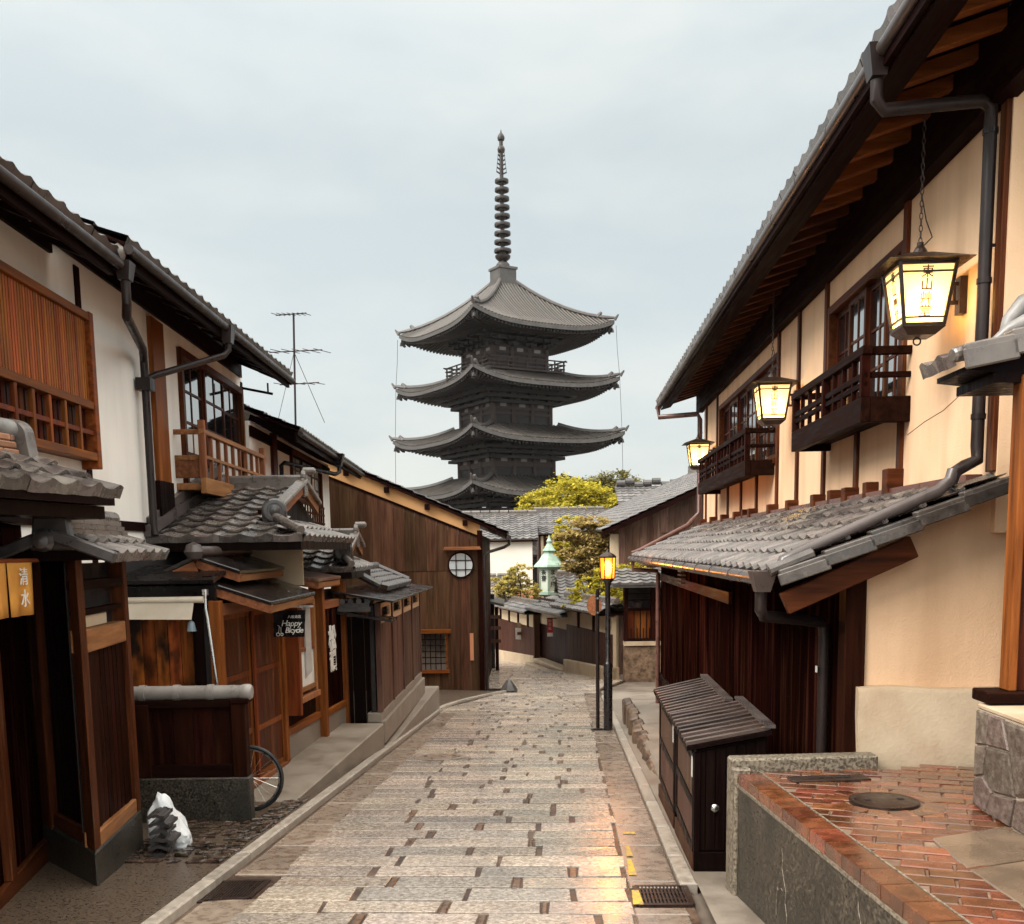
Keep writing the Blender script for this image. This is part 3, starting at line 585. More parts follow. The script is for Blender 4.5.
# lower walls
b = MB(RF); b.planks('y', -.05, 6.32, 10.6, 0, 1.60, .115, .025, z0s=lambda u: max(zg(u)-.02, -.60 if u > 9.4 else -9)); b.planks('y', -.046, 6.37, 10.6, 0, 1.60, .115, .02, jit=.001, gap=.07, z0s=lambda u: max(zg(u)-.02, -.60 if u > 9.4 else -9))
obj('board_wall', b, M['maroon_v'], rh)
b = MB(RF); b.planks('y', -.05, 10.66, 18.5, 0, 1.60, .38, .03, gap=.010, z0s=lambda u: -.70 if u < 15.1 else zg(u)-.02)
for i in range(10): b.box(-.085,-.05,10.66+i*.87-.035,10.66+i*.87+.02,-1.2 if i > 4 else -.75,1.60)
obj('panel_wall', b, M['maroon_v'], rh)
b = MB(RF); b.box(-.10,-.03,10.6,18.6,1.05,1.17); b.box(-.10,.0,6.3,18.6,1.60,1.70); obj('rail', b, M['red_y'], rh)
b = MB(RF); b.box(-.10,-.05,10.4,18.6,-1.3,-.62); obj('sill', b, M['dark_y'], rh)
b = MB(RF); b.box(-.02,.10,6.2,18.6,-1.4,1.62); b.box(.1001,6,18.5,18.62,-1.4,1.7); obj('wall_core', b, M['inside'], rh)
b = MB(RF); b.box(-.12,.0,6.03,6.19,.20,1.60); obj('corner_post', b, M['dark_v'], rh, bevel=.008)
b = MB(RF); b.prism([(.0,6.06,.30),(.99,6.06,.30),(.99,6.06,2.06),(.70,6.06,1.94),(.0,6.06,1.66)], (0,.1,0)); obj('end_wall', b, M['plaster_y'], rh)
b = MB(RF); b.box(.83,.90,5.985,6.06,.80,2.0); obj('post', b, M['dark_v'], rh)
# worn concrete plinth under the end wall
vs = []; fs = []; nn = 24
for i in range(nn+1):
    x = -.05+(1.23)*i/nn; zt_ = .80+.005*math.sin(i*.5)+.007*math.sin(i*.23+1); dy = .004*math.sin(i*.4)
    vs += [(x,5.965+dy,.30),(x,5.965+dy,zt_-.03),(x,5.985+dy,zt_),(x,6.06,zt_+.004)]
for i in range(nn):
    for k in range(3): a = i*4+k; fs.append((a,a+4,a+5,a+1))
fs.append((0,1,2,3)); b = MB(RF); b.add(vs, fs); obj('plinth', b, M['conc_warm'], rh, smooth=True)
for pts in ([(7.6,2.42),(7.25,2.47),(6.9,2.50),(6.6,2.56),(6.35,2.58)],):
    b = MB(RF); b.tube([(.699,y,z) for y, z in pts], .0022, 4); obj('wall_crack', b, M['brown_v'], rh)
# little slatted vent lit by the street lamp
b = MB(RF)
for i in range(4): b.box(-.16,-.09,14.55,15.0,1.12+i*.055,1.14+i*.055)
obj('vent_slats', b, M['gutter'], rh)

# ---- wall lanterns
def lantern(label, u, v=.42, zt=3.40):
    t = thing('wall_lantern', label, 'lantern', (v, u, zt-.48), RF, 'lit lanterns on the ochre house')
    a, c, z1, z0 = .168, .118, zt-.075, zt-.44
    b = MB(RF); b.add([(v-.25,u-.25,zt-.075),(v+.25,u-.25,zt-.075),(v+.25,u+.25,zt-.075),(v-.25,u+.25,zt-.075),(v-.06,u-.06,zt),(v+.06,u-.06,zt),(v+.06,u+.06,zt),(v-.06,u+.06,zt)],
        [(3,2,1,0),(4,5,6,7),(0,1,5,4),(1,2,6,5),(2,3,7,6),(3,0,4,7)]); b.lathe([(.05,0),(.035,.03),(.02,.05),(.02,.07)], (v,u,zt), 12); obj('lantern_roof', b, M['iron'], t)
    b = MB(RF)
    for sx in (-1,1):
        for sy in (-1,1): b.beam((v+sx*a,u+sy*a,z1),(v+sx*c,u+sy*c,z0),.020,.020)
    for (h, z) in ((a-.002,z1-.012),(a-.010,z1-.062),(c+.008,z0+.045),(c+.001,z0+.005)):
        for s in (-1,1): b.beam((v-h,u+s*h,z),(v+h,u+s*h,z),.016,.009 if h not in (a-.002,c+.001) else .020); b.beam((v+s*h,u-h,z),(v+s*h,u+h,z),.016,.009 if h not in (a-.002,c+.001) else .020)
    obj('lantern_frame', b, M['iron'], t)
    b = MB(RF); b.hexa([(v-c*.7,u-c*.7,z0-.05),(v+c*.7,u-c*.7,z0-.05),(v+c*.7,u+c*.7,z0-.05),(v-c*.7,u+c*.7,z0-.05),(v-c-.012,u-c-.012,z0-.008),(v+c+.012,u-c-.012,z0-.008),(v+c+.012,u+c+.012,z0-.008),(v-c-.012,u+c+.012,z0-.008)]); obj('lantern_base', b, M['iron'], t)
    b = MB(RF); n = 14; b.tube([(v+.022*math.cos(2*PI*i/n), u, z0-.075+.022*math.sin(2*PI*i/n)) for i in range(n+1)], .005, 6); b.tube([(v,u,z0-.055),(v,u,z0-.045)],.01,8); obj('ring', b, M['iron'], t)
    for (dx, dy) in ((0,-1),(-1,0),(1,0),(0,1)):
        b = MB(RF); e = .006
        if dx == 0: q = [(v-a+.01,u+dy*(a-e),z1),(v+a-.01,u+dy*(a-e),z1),(v+c-.008,u+dy*(c-e),z0),(v-c+.008,u+dy*(c-e),z0)]
        else: q = [(v+dx*(a-e),u-a+.01,z1),(v+dx*(a-e),u+a-.01,z1),(v+dx*(c-e),u+c-.008,z0),(v+dx*(c-e),u-c+.008,z0)]
        b.add(q, [(0,1,2,3)]); p = obj('paper_panel', b, M['lampglow'], t)
        if (dx, dy) in ((0,-1),(-1,0)):
            up = Vector((0,-(a-c),z1-z0)) if dx == 0 else Vector((-(a-c),0,z1-z0)); up.normalize()
            r = Vector((1,0,0)) if dx == 0 else Vector((0,-1,0))
            cen = (Vector(q[0])+Vector(q[1])+Vector(q[2])+Vector(q[3]))/4 + r.cross(up)*.004 + up*.006
            for ti, ch in enumerate('東山艸堂'):
                text('lettering', ch, M['ink'], p, RF.M @ facing(cen+up*(.112-.0745*ti), r, up), size=.076, extrude=.0008, bold=.0012)
    b = MB(RF); zb = zt-.24
    b.box(.655,.70,u-.04,u+.04,zb-.12,zb+.10); b.beam((v+a-.03,u,zb+.06),(.66,u,zb+.06),.022,.022); b.beam((v+c,u,zb-.05),(.66,u,zb-.05),.022,.022)
    for x in (.60,.635): b.box(x-.008,x+.008,u-.008,u+.008,zb-.045,zb+.055)
    obj('bracket', b, M['iron'], t)
    ch = MB(RF); z = zt+.06; i = 0
    while z < 4.28:
        m = 8
        ch.tube([(v+(0 if i%2 else .010)*math.cos(2*PI*k/m), u+(.010 if i%2 else 0)*math.cos(2*PI*k/m), z+.022*math.sin(2*PI*k/m)+.02) for k in range(m+1)], .003, 5); z += .036; i += 1
    ch.tube([(v+.02,u,zt+.05),(v+.07,u,zt+.10),(v+.03,u,zt+.2),(v,u,zt+.34)],.004,6)
    obj('chain', ch, M['iron'], t)
    bulb('lamp_bulb', t, RF.M @ Vector((v,u,zt-.31)), 4.4, (1,.64,.28), .045)
lantern('large nearest lit lantern hanging beside the grey downpipe on the ochre wall', 6.6)
lantern('middle lit lantern hanging between the two dark balconies', 11.2)
lantern('small farthest lit lantern at the far end of the long balcony', 17.4)

# ---- brick terrace with retaining wall
TF = Frame(1.25, 5.87, -.0575)
te = thing('brick_terrace', 'raised red brick terrace behind a dark cracked retaining wall at the lower right', 'terrace', (.6, -1.5, -.3), TF)
b = MB(TF); b.box(.02,.13,-5,-.1,-.6,.285); obj('retaining_wall', b, M['aggregate'], te, bevel=.006)
b = MB(TF); b.box(.012,.135,-5,-.1001,.286,.303); obj('coping_strip', b, M['rimconc'], te)
b = MB(TF); b.box(0,.86,-.10,.02,-.6,.435); b.box(0,.10,-.16,-.1002,-.6,.39); obj('end_coping', b, M['rimconc'], te, bevel=.012)
b = MB(TF); b.box(.13,2.4,-5,-.1003,-.5,.348); obj('mortar_bed', b, M['mortar'], te)
bk = MB(TF)
def brick_at(c, ang, l, w_, z=.358, cond=None):
    c = Vector((c[0],c[1],0)); ca, sa = math.cos(ang), math.sin(ang); ex = Vector((ca,sa,0))*l/2; ey = Vector((-sa,ca,0))*w_/2; dz = R.uniform(-.002,.002)
    P = [c-ex-ey, c+ex-ey, c+ex+ey, c-ex+ey]
    if cond and not cond(c): return

    g_ = .005; ins = [c-ex*(1-2*g_/l)-ey*(1-2*g_/w_), c+ex*(1-2*g_/l)-ey*(1-2*g_/w_), c+ex*(1-2*g_/l)+ey*(1-2*g_/w_), c-ex*(1-2*g_/l)+ey*(1-2*g_/w_)]
    tz = [R.uniform(-.0015,.0015)+dz for _ in P]
    bk.add([(p.x,p.y,z+q) for p, q in zip(ins,tz)]+[(p.x,p.y,z-.004+dz) for p in P]+[(p.x,p.y,z-.04) for p in P], [(0,1,2,3)]+[(4+i,4+(i+1)%4,(i+1)%4,i) for i in range(4)]+[(8+i,8+(i+1)%4,4+(i+1)%4,4+i) for i in range(4)])
y = -.165
while y > -4.6:
    l = .195; bk.box(.018,.145,y-l+.006,y,.304,.3635+R.uniform(-.0008,.0008)); y -= l
MH = Vector((.57, -.85, 0))
def flag(p): return p.y < -1.51+.36*(p.x-.49) and p.y > -1.51-2.6*(p.x-.36) and p.y < -1.3 and p.x > .40 and p.y > -2.6
def okb(p):
    if p.x < .128 or p.x > 2.3 or p.y > -.06: return False
    if (Vector((p.x,p.y))-Vector((MH.x,MH.y))).length < .235: return False
    if .28 < p.x < .68 and -.36 < p.y < -.29: return False
    return not flag(p)
ang = math.radians(-24); ca, sa = math.cos(ang), math.sin(ang)
for j in range(-60, 60):
    for i in range(-30, 30):
        lx = (i+(.5 if j % 2 else 0))*.208; ly = j*.105
        p = (1.0+lx*ca-ly*sa, -1.6+lx*sa+ly*ca)
        if -5 < p[1] < 0 and 0 < p[0] < 2.5: brick_at(p, ang, .198, .096, cond=okb)
for i in range(15): a = 2*PI*i/15; brick_at((MH.x+.245*math.cos(a), MH.y+.245*math.sin(a)), a+PI/2, .095, .11)
obj('paving_bricks', bk, M['brick'], te)
b = MB(TF); b.box(.149,.158,-4.6,-.11,.35,.3650); obj('border_joint', b, M['rimconc'], te)
b = MB(TF)
for q in ([(.50,-1.52),(.92,-1.37),(.90,-1.80),(.44,-1.94)],[(.94,-1.36),(2.3,-.9),(2.3,-1.72),(.92,-1.79)],[(.44,-1.96),(.90,-1.82),(.90,-2.38),(.42,-2.40)],[(.92,-1.81),(2.3,-1.74),(2.3,-2.4),(.92,-2.39)]):
    b.hexa([(x,y,.33) for x, y in q[::-1]]+[(x,y,.3625) for x, y in q[::-1]])
obj('flagstones', b, M['flag'], te, bevel=.006)
# pale cracks in the retaining wall face
for pts in ([(-.95,.16),(-.962,.10),(-.955,.06),(-.985,.01),(-1.02,-.04),(-1.01,-.10),(-1.04,-.16),(-1.035,-.22),(-1.07,-.29),(-1.06,-.36)], [(-1.0,-.01),(-.97,-.05),(-.94,-.045),(-.90,-.07),(-.89,-.05),(-.875,-.13),(-.88,-.22)], [(-1.9,.25),(-1.905,.19),(-1.94,.13),(-1.93,.05),(-1.96,-.03),(-1.95,-.12)]):
    b = MB(TF); b.tube([(.019,y,z) for y, z in pts], [.0012+.0016*abs(math.sin(i*1.7)) for i in range(len(pts))], 5); obj('crack', b, M['rimconc'], te)
t = thing('manhole_cover', 'round rusty manhole cover ringed by bricks on the red terrace', 'manhole cover', (MH.x, MH.y, .36), TF)
b = MB(TF); b.lathe([(.17,-.03),(.17,.004),(.16,.007),(.15,.004),(.14,.007),(.02,.008)], (MH.x,MH.y,.36), 36); obj('lid', b, M['iron'], t, smooth=True)
for i in (-1, 1): b = MB(TF); b.box(MH.x+i*.085-.015,MH.x+i*.085+.015,MH.y-.012,MH.y+.012,.3685,.371); obj('lifting_slot', b, M['inside'], t)
t = thing('drain_cover', 'narrow oblong iron drain cover along the back of the red brick terrace', 'drain cover', (.52,-.34,.36), TF)
b = MB(TF); b.box(.26,.70,-.385,-.265,.34,.366); obj('plate', b, M['iron'], t, bevel=.004)
b = MB(TF)
for i in range(5): b.box(.37+i*.05,.40+i*.05,-.335,-.315,.3665,.369)
obj('slots', b, M['inside'], t)

# ---- stone plinth and gatehouse at the right edge
GF = Frame(2.27, 4.97, .04)
sp = thing('stone_garden_wall', 'low crazy paved stone wall with pale joints and white cap at the right edge', 'garden wall', (.4,-.8,.35), GF)
b = MB(GF); b.box(.012,.9,-2.2,-.012,.30,.84); obj('mortar_core', b, M['pale_joint'], sp)
b = MB(GF)
def poly_stones(mb, pts2, fn):                            # irregular flat stones on a vertical face
    for poly in pts2:
        cx = sum(p[0] for p in poly)/len(poly); cz = sum(p[1] for p in poly)/len(poly)
        q = [(cx+(p[0]-cx)*.94, cz+(p[1]-cz)*.94) for p in poly]; d = R.uniform(.012,.022)
        q2 = [(cx+(p[0]-cx)*.87, cz+(p[1]-cz)*.87) for p in poly]; n = len(q)
        vs = [fn(a,c,0) for a, c in q]+[fn(a,c,d*.6) for a, c in q]+[fn(a,c,d) for a, c in q2]
        mb.add(vs, [tuple(range(2*n,3*n))]+[(i,(i+1)%n,n+(i+1)%n,n+i) for i in range(n)]+[(n+i,n+(i+1)%n,2*n+(i+1)%n,2*n+i) for i in range(n)])
ST2 = [[(0,.36),(.16,.36),(.22,.47),(.10,.53),(0,.50)],[(.16,.36),(.42,.36),(.46,.50),(.22,.47)],[(0,.50),(.10,.53),(.12,.68),(0,.66)],[(.10,.53),(.22,.47),(.46,.50),(.38,.70),(.12,.68)],
       [(0,.66),(.12,.68),(.14,.84),(0,.84)],[(.12,.68),(.38,.70),(.30,.84),(.14,.84)],[(.38,.70),(.46,.50),(.70,.56),(.66,.84),(.30,.84)],[(.42,.36),(.86,.36),(.70,.56),(.46,.50)],[(.70,.56),(.86,.36),(1.2,.36),(1.2,.84),(.66,.84)],[(1.2,.36),(2.2,.36),(2.2,.84),(1.2,.84)]]
poly_stones(b, ST2, lambda a, c, d: (.012-d, -.012-a, c))
poly_stones(b, [[(x*.9,z) for x, z in p] for p in ST2[:7]], lambda a, c, d: (.02+a, -.012+d, c))
obj('stones', b, M['rubble'], sp)
b = MB(GF); b.box(.01,.9,-2.2,.0,.841,.866); obj('cap', b, M['conc_warm'], sp, bevel=.006)
gh = thing('roofed_gatehouse', 'small tile roofed gatehouse with red timber post at the right edge', 'gatehouse', (.6,-.1,.87), GF)
b = MB(GF); b.box(.13,.17,-.06,.05,.93,2.42); obj('post', b, M['orange_v'], gh, bevel=.006)
b = MB(GF); b.planks('x', .0, .171, 1.3, .93, 2.4, .11, .02); obj('panel', b, M['red_v'], gh)
b = MB(GF); b.box(.02,1.3,-.10,.10,.873,.93); obj('sill', b, M['dark_x'], gh, bevel=.006)
b = MB(GF); b.box(.0,1.4,-.04,.40,2.385,2.43); b.box(1.0,1.4,-.03,.55,.9,2.36); obj('lintel', b, M['black_v'], gh)
P0 = Vector((-.16,-.05,2.50)); VV = Vector((1.5,0,.42))
b = MB(GF); b.tiles(P0+Vector((0,.06,0)), (0,.44,0), VV, .22, .22, amp=.7); r_ = obj('roof', b, M['tile'], gh)
b = MB(GF)
for i in range(7):
    a = P0+VV*(i/7)+Vector((0,.0,.035)); c = P0+VV*((i+1.15)/7)+Vector((0,0,.012)); b.beam(a, c, .12, .04); b.beam(a+Vector((0,-.05,-.05)), c+Vector((0,-.05,-.05)), .022, .095)
b.tube([(-.20,-.06,2.51),(-.08,-.03,2.535),(.02,.1,2.57)], .035, 10)
obj('verge_tiles', b, M['ridge'], r_, bevel=.008)
b = MB(GF); b.prism([(-.10,-.02,2.475),(1.4,-.02,2.895),(1.4,-.02,2.4301),(.06,-.02,2.4301),(-.10,-.02,2.45)], (0,.42,0)); obj('soffit', b, M['black_v'], r_)
b = MB(GF)                                                 # wave shaped pale ridge ornament
b.tube([(.10,.12,2.62),(.13,.12,2.70),(.19,.12,2.77),(.30,.12,2.81),(.5,.12,2.85),(.9,.12,2.97)], [.02,.035,.045,.05,.06,.06], 12)
b.tube([(.05,.10,2.60),(.11,.08,2.645),(.18,.06,2.68),(.30,.06,2.71)], [.015,.03,.035,.03], 12)
b.tube([(.24,.08,2.68),(.34,.06,2.75),(.42,.06,2.74)], [.03,.035,.03], 12)
obj('ridge_ornament', b, M['orn'], r_, smooth=True)

# ---- meter cabinets
CB = Frame(1.13, 6.28, .063)
def cabinet(label, y0, y1, d, zt, zb):
    t = thing('meter_cabinet', label, 'cabinet', (d/2,(y0+y1)/2,zb), CB, 'dark wooden cabinets beside the street')
    bt = lambda y: zg(6.28+y)-.02
    b = MB(CB); b.hexa([(.012,y0+.012,bt(y0)),(d,y0+.012,bt(y0)),(d,y1-.012,bt(y1)),(.012,y1-.012,bt(y1)),(.012,y0+.012,zt-.04),(d,y0+.012,zt+.045),(d,y1-.012,zt+.045),(.012,y1-.012,zt-.04)]); obj('body', b, M['black_v'], t)
    b = MB(CB)
    for i in range(7): x = .012+i*(d-.02)/7; b.box(x+.002,x+(d-.02)/7-.002,y0+.004,y0+.02,bt(y0)+.16,zt-.045+.085*i/7)
    b.box(0,d,y0-.004,y0+.025,bt(y0),bt(y0)+.15); b.box(-.002,.04,y0-.006,y0+.03,bt(y0)+.15,zt-.05)
    obj('side_boards', b, M['black_v'], t, bevel=.003)
    nd = 1; 
    for k in range(nd):
        b = MB(CB); a, c = y0+.05, y1-.05
        lo = bt(y1)+.22; hi = zt-.10; md = (lo+hi)/2
        b.box(-.004,.015,a,a+.05,lo-.03,hi+.03); b.box(-.004,.015,c-.05,c,lo-.03,hi+.03)
        for z in (lo-.03, md-.03, hi-.03): b.box(-.003,.0151,a+.05,c-.05,z,z+.06)
        dr = obj('door', b, M['black_v'], t, bevel=.003)
        b = MB(CB); b.box(.006,.0118,a+.0501,c-.0501,lo+.0301,md-.0301); b.box(.006,.0118,a+.0501,c-.0501,md+.0301,hi-.0301); obj('door_panel', b, M['grey_v'], dr)
        b = MB(CB); b.box(-.008,-.0041,y0+.06,y0+.10,hi-.12,hi+.01); obj('paper_label', b, M['white'], dr)
    b = MB(CB); b.hexa([(-.006,y0+.03,bt(y0)),(.0119,y0+.03,bt(y0)),(.0119,y1-.02,bt(y1)),(-.006,y1-.02,bt(y1)),(-.006,y0+.03,bt(y0)+.14),(.0119,y0+.03,bt(y0)+.14),(.0119,y1-.02,bt(y1)+.14),(-.006,y1-.02,bt(y1)+.14)]); obj('kick_board', b, M['brown_v'], t)
    b = MB(CB); b.prism([(-.05,y0-.03,zt-.035),(d+.02,y0-.03,zt+.065),(d+.02,y0-.03,zt+.09),(-.05,y0-.03,zt-.010)], (0,y1-y0+.05,0)); lid = obj('lid', b, M['black_v'], t)
    n = max(4, round((y1-y0)/.135)); b = MB(CB)
    for i in range(n):
        y = y0-.02+(y1-y0+.02)*i/n; b.beam((-.052,y+.03,zt+.004),(d+.015,y+.03,zt+.104),.038,.026)
    obj('roof_battens', b, M['batten'], lid, bevel=.003)
    b = MB(CB); b.box(d-.02,d+.04,y0-.035,y1+.02,zt+.106,zt+.126); obj('back_strip', b, M['gutter'], lid)
    return t
c2 = cabinet('dark wooden cabinet with round silver lock beside the retaining wall', 0, 1.2, .45, .425, -.42)
b = MB(CB); b.lathe([(.004,0),(.022,.002),(.026,.012),(.016,.022),(.004,.024)], (.13,.004,.02), 16, ax=(0,-1,0)); obj('lock', b, M['steel'], c2, smooth=True)
cabinet('dark wooden cabinet farther from the terrace standing behind the one with the lock', 1.26, 2.70, .38, .405, -.55)

# ---- street lamp and sign pole
t = thing('street_lamp', 'lit orange street lamp on a slim black post at the street edge', 'street lamp', (1.34,14.2,zg(14.2)))
x, y, z = 1.34, 14.2, zg(14.2)
b = MB(); b.lathe([(.062,0),(.062,.92),(.052,.95),(.036,.97),(.036,2.02),(.05,2.06),(.085,2.10),(.10,2.12)], (x,y,z), 16); obj('post', b, M['greypole'], t, smooth=True)
hd = MB(); zt = z+2.12
for k in range(6):
    a = 2*PI*k/6; hd.beam((x+.095*math.cos(a),y+.095*math.sin(a),zt),(x+.108*math.cos(a),y+.108*math.sin(a),zt+.28),.014,.014)
hd.lathe([(.115,.28),(.12,.30),(.09,.33),(.03,.36),(.012,.40)], (x,y,zt), 12); obj('lamp_cage', hd, M['iron'], t)
b = MB(); b.lathe([(.09,0.005),(.102,.278)], (x,y,zt), 6); obj('lamp_glass', b, M['streetglow'], t)
b = MB(); b.lathe([(.015,.03),(.045,.07),(.05,.13),(.045,.21),(.015,.25)], (x,y,zt), 14); obj('bulb', b, M['filament'], t, smooth=True)
bulb('lamp_bulb', t, (x,y,zt+.16), 52, (1,.42,.08), .05)
t = thing('sign_pole', 'thin dark pole with a round sign seen from behind left of the lit street lamp', 'sign', (1.22,14.25,zg(14.25)))
b = MB(); b.tube([(1.20,14.25,zg(14.25)),(1.20,14.25,1.08)], .026, 10); b.lathe([(.07,0),(.07,.02),(.03,.03)], (1.20,14.25,zg(14.25)), 14); b.box(1.10,1.30,14.2,14.3,zg(14.25),zg(14.25)+.012); obj('pole', b, M['pipe'], t, smooth=True)
b = MB(); b.lathe([(.14,-.004),(.142,0),(.14,.004)], (1.16,14.31,.85), 28, ax=(.75,.66,0)); obj('round_plate', b, M['tan_x'], t)
b = MB(); b.tube([(1.20,14.25,.94),(1.20,14.25,.965)], .034, 10); b.tube([(1.20,14.25,.74),(1.20,14.25,.765)], .034, 10); obj('clamps', b, M['steel'], t)

# ================================================================== LEFT-HAND HOUSES
LF = Frame(-3.1, 0, -.03)
lh = thing('white_townhouse', 'white plaster townhouse with orange slatted window at the left of the street', 'house', (-1, 8.5, zg(8.5)), LF)
LW = [(5.2, 8.28, 2.38, 3.50), (11.0, 13.85, 2.34, 3.78)]
w = MB(LF); w.wall('y', -.16, 0, 3.0, 14.0, .8, 4.02, LW); w.box(-3, -.1601, 13.86, 14.0, -1, 3.9); obj('upper_wall', w, M['plaster_w'], lh)
w = MB(LF); w.box(-.16, -.01, 3.0, 14.0, -1, .79); obj('lower_wall', w, M['black_v'], lh)
# slatted window
b = MB(LF); z0, z1, zr = 2.38, 3.50, 2.80
b.box(-.02,.13,5.2,8.2,z1-.06,z1); b.box(-.02,.13,5.2,8.2,z0,z0+.06); b.box(-.02,.135,8.2,8.28,z0-.06,z1+.01); b.box(-.02,.128,5.2,8.2,zr-.03,zr+.03)
lw = obj('slatted_window', b, M['orange_y'], lh, bevel=.004)
b = MB(LF); b.planks('y', .09, 5.2, 8.19, zr+.031, z1-.061, .042, .02, gap=.014, jit=.001); obj('slats', b, M['slat'], lw)
b = MB(LF); b.box(.03,.04,5.2,8.2,z0,z1); obj('window_back', b, M['red_v'], lw)
b = MB(LF); n = 11
for i in range(n): u = 8.2-(i+1)*.272; b.box(.085,.12,u-.02,u+.02,z0+.061,zr-.031)
b.box(.09,.115,5.2,8.199,(z0+zr)/2-.018,(z0+zr)/2+.018); obj('lattice', b, M['orange_v'], lw, bevel=.003)
b = MB(LF); b.planks('y', .055, 5.2, 8.19, z0+.061, zr-.031, .09, .012, gap=.03, jit=.002); obj('inner_boards', b, M['red_v'], lw)
b = MB(LF); b.box(0,.05,10.05,10.42,1.6,3.88); obj('post', b, M['orange_v'], lh, bevel=.005)
b = MB(LF); b.box(.0,.06,10.0,10.45,1.6,2.35); obj('post_foot', b, M['black_v'], lh)
for u in (5.0, 8.34, 14.0-.06): b = MB(LF); b.box(-.01,.012,u-.05,u+.05,1.2,3.88); obj('post', b, M['dark_v'], lh)
b = MB(LF); b.box(-.02,.02,3,14,1.86,1.94); b.box(-.02,.03,3,7.84,3.84,3.95); b.box(-.05,.03,7.86,13.9,3.93,4.14); obj('wall_beam', b, M['dark_y'], lh)
def lwindow(par, F, u0, u1, z0, z1, npan, v, rows, low, mglass=M['frost']):
    b = MB(F)
    for a in (u0, u1-.08): b.box(v-.08, v+.05, a, a+.08, z0, z1)
    b.box(v-.08, v+.05, u0+.08, u1-.08, z1-.08, z1); b.box(v-.08, v+.06, u0+.08, u1-.08, z0, z0+.06)
    f = obj('window', b, M['red_v'], par, bevel=.004)
    st = (u1-u0-.16)/npan; bars = MB(F); gl = MB(F); lo = MB(F)
    for i in range(npan):
        a = u0+.08+i*st; vv = v-.02+(.025 if i % 2 else 0)
        bars.box(vv-.015,vv+.018,a,a+.05,z0+.06,z1-.08); bars.box(vv-.015,vv+.018,a+st-.05,a+st-.001,z0+.06,z1-.08)
        for j in range(1, rows): zz = z0+.06+(z1-z0-.14)*j/rows; bars.box(vv-.012,vv+.014,a+.05,a+st-.05,zz-.014,zz+.014)
        bars.box(vv-.011,vv+.012,a+st/2-.014,a+st/2+.014,z0+.06,z1-.08)
        zl = z0+.06+(z1-z0-.14)*low
        gl.box(vv-.004,vv+.004,a+.05,a+st-.05,zl,z1-.08)
        if low: lo.box(vv-.004,vv+.0041,a+.05,a+st-.05,z0+.06,zl-.001)
    obj('sash_bars', bars, M['red_v'], f); obj('glass', gl, mglass, f)
    if low: obj('lower_pane', lo, M['paper'], f)
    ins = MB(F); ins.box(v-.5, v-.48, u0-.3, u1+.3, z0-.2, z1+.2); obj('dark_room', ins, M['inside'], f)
lwindow(lh, LF, 11.0, 13.85, 2.34, 3.78, 3, 0, 4, .45, M['glass'])
# balcony in front of the window
b = MB(LF); b.box(.0,.30,10.75,13.7,2.30,2.37); b.box(.26,.32,10.7,13.72,2.26,2.42); ba = obj('balcony', b, M['tan_y'], lh, bevel=.005)
b = MB(LF); b.box(.26,.32,10.70,13.74,2.86,2.91); b.box(.275,.305,10.72,13.72,2.62,2.655); b.box(.0,.2599,10.72,10.77,2.86,2.91); b.box(.0,.2599,10.725,10.76,2.6,2.65); b.box(.0,.2599,10.73,10.76,2.42,2.60); obj('handrail', b, M['tan_y'], ba, bevel=.004)
for i in range(10):
    u = 10.74+i*.327; t_ = .035 if i in (0,9) else .02; b = MB(LF); b.box(.29-t_,.29+t_*.8,u-t_,u+t_,2.421,2.86 if i not in (0, 9) else 3.0); obj('baluster', b, M['tan_v'], ba)
# eaves in two steps
def eave(par, F, u0, u1, xe, ze, depth, name='roof', lo=.29):
    b = MB(F); b.tiles((xe+.02,u0,ze+.02), (0,u1-u0,0), (-depth,0,depth*.42), .235, .25, amp=.55); rf = obj(name, b, M['tile_dark'], par)
    b = MB(F); b.prism([(xe,u0+.02,ze-.005),(-1.2,u0+.02,ze-.005+(xe+1.2)*.42),(-1.2,u0+.02,ze+.012+(xe+1.2)*.42),(xe,u0+.02,ze+.02)], (0,u1-u0-.04,0))
    b.box(xe-.05,xe-.015,u0+.01,u1-.01,ze-.13,ze-.0051); obj('soffit', b, M['dark_y'], rf)
    b = MB(F); b.prism([(xe+.01,u1-.05,ze-.10),(-1.2,u1-.05,ze-.10+(xe+1.2)*.42),(-1.2,u1-.05,ze+.04+(xe+1.2)*.42),(xe+.01,u1-.05,ze+.04)], (0,.05,0)); obj('barge_board', b, M['dark_x'], rf)
    u = u0+.3; k = 0
    while u < u1-.1: b = MB(F); b.beam((xe-.05,u,ze-.045),(.0,u,ze-.045+(xe-.05)*.42),.07,.08); obj('rafter', b, M['dark_x'], rf); u += .42
    b = MB(F); b.tube([(xe+.03,u0,ze-.035),(xe+.03,u1,ze-.05)], .038, 10); g = obj('gutter', b, M['pipe'], rf, smooth=True)
    return rf
rA = eave(lh, Frame(-3.1,0,-.012), 3.2, 7.80, .35, 3.80, 2.4)
rB = eave(lh, Frame(-3.1,0,-.006), 7.85, 13.75, .36, 3.90, 2.4)
b = MB(LF); b.lathe([(.06,0),(.065,.02),(.03,.05)], (.50,7.84,3.84), 14, ax=(1,0,.2)); obj('end_tile', b, M['ridge'], rA, smooth=True)
b = MB(LF); b.hexa([(.48,7.86,3.66),(.56,7.86,3.66),(.56,7.96,3.66),(.48,7.96,3.66),(.46,7.84,3.79),(.58,7.84,3.79),(.58,7.98,3.79),(.46,7.98,3.79)])
b.tube([(.52,7.91,3.68),(.52,7.91,3.50),(.49,7.98,3.42),(.14,9.45,3.46),(.09,9.62,3.40),(.085,9.64,3.28),(.085,9.64,1.9),(.1,9.62,1.82)], .036, 10)
b.box(.02,.15,9.57,9.71,3.13,3.24)
obj('downpipe', b, M['pipe'], lh, smooth=True)
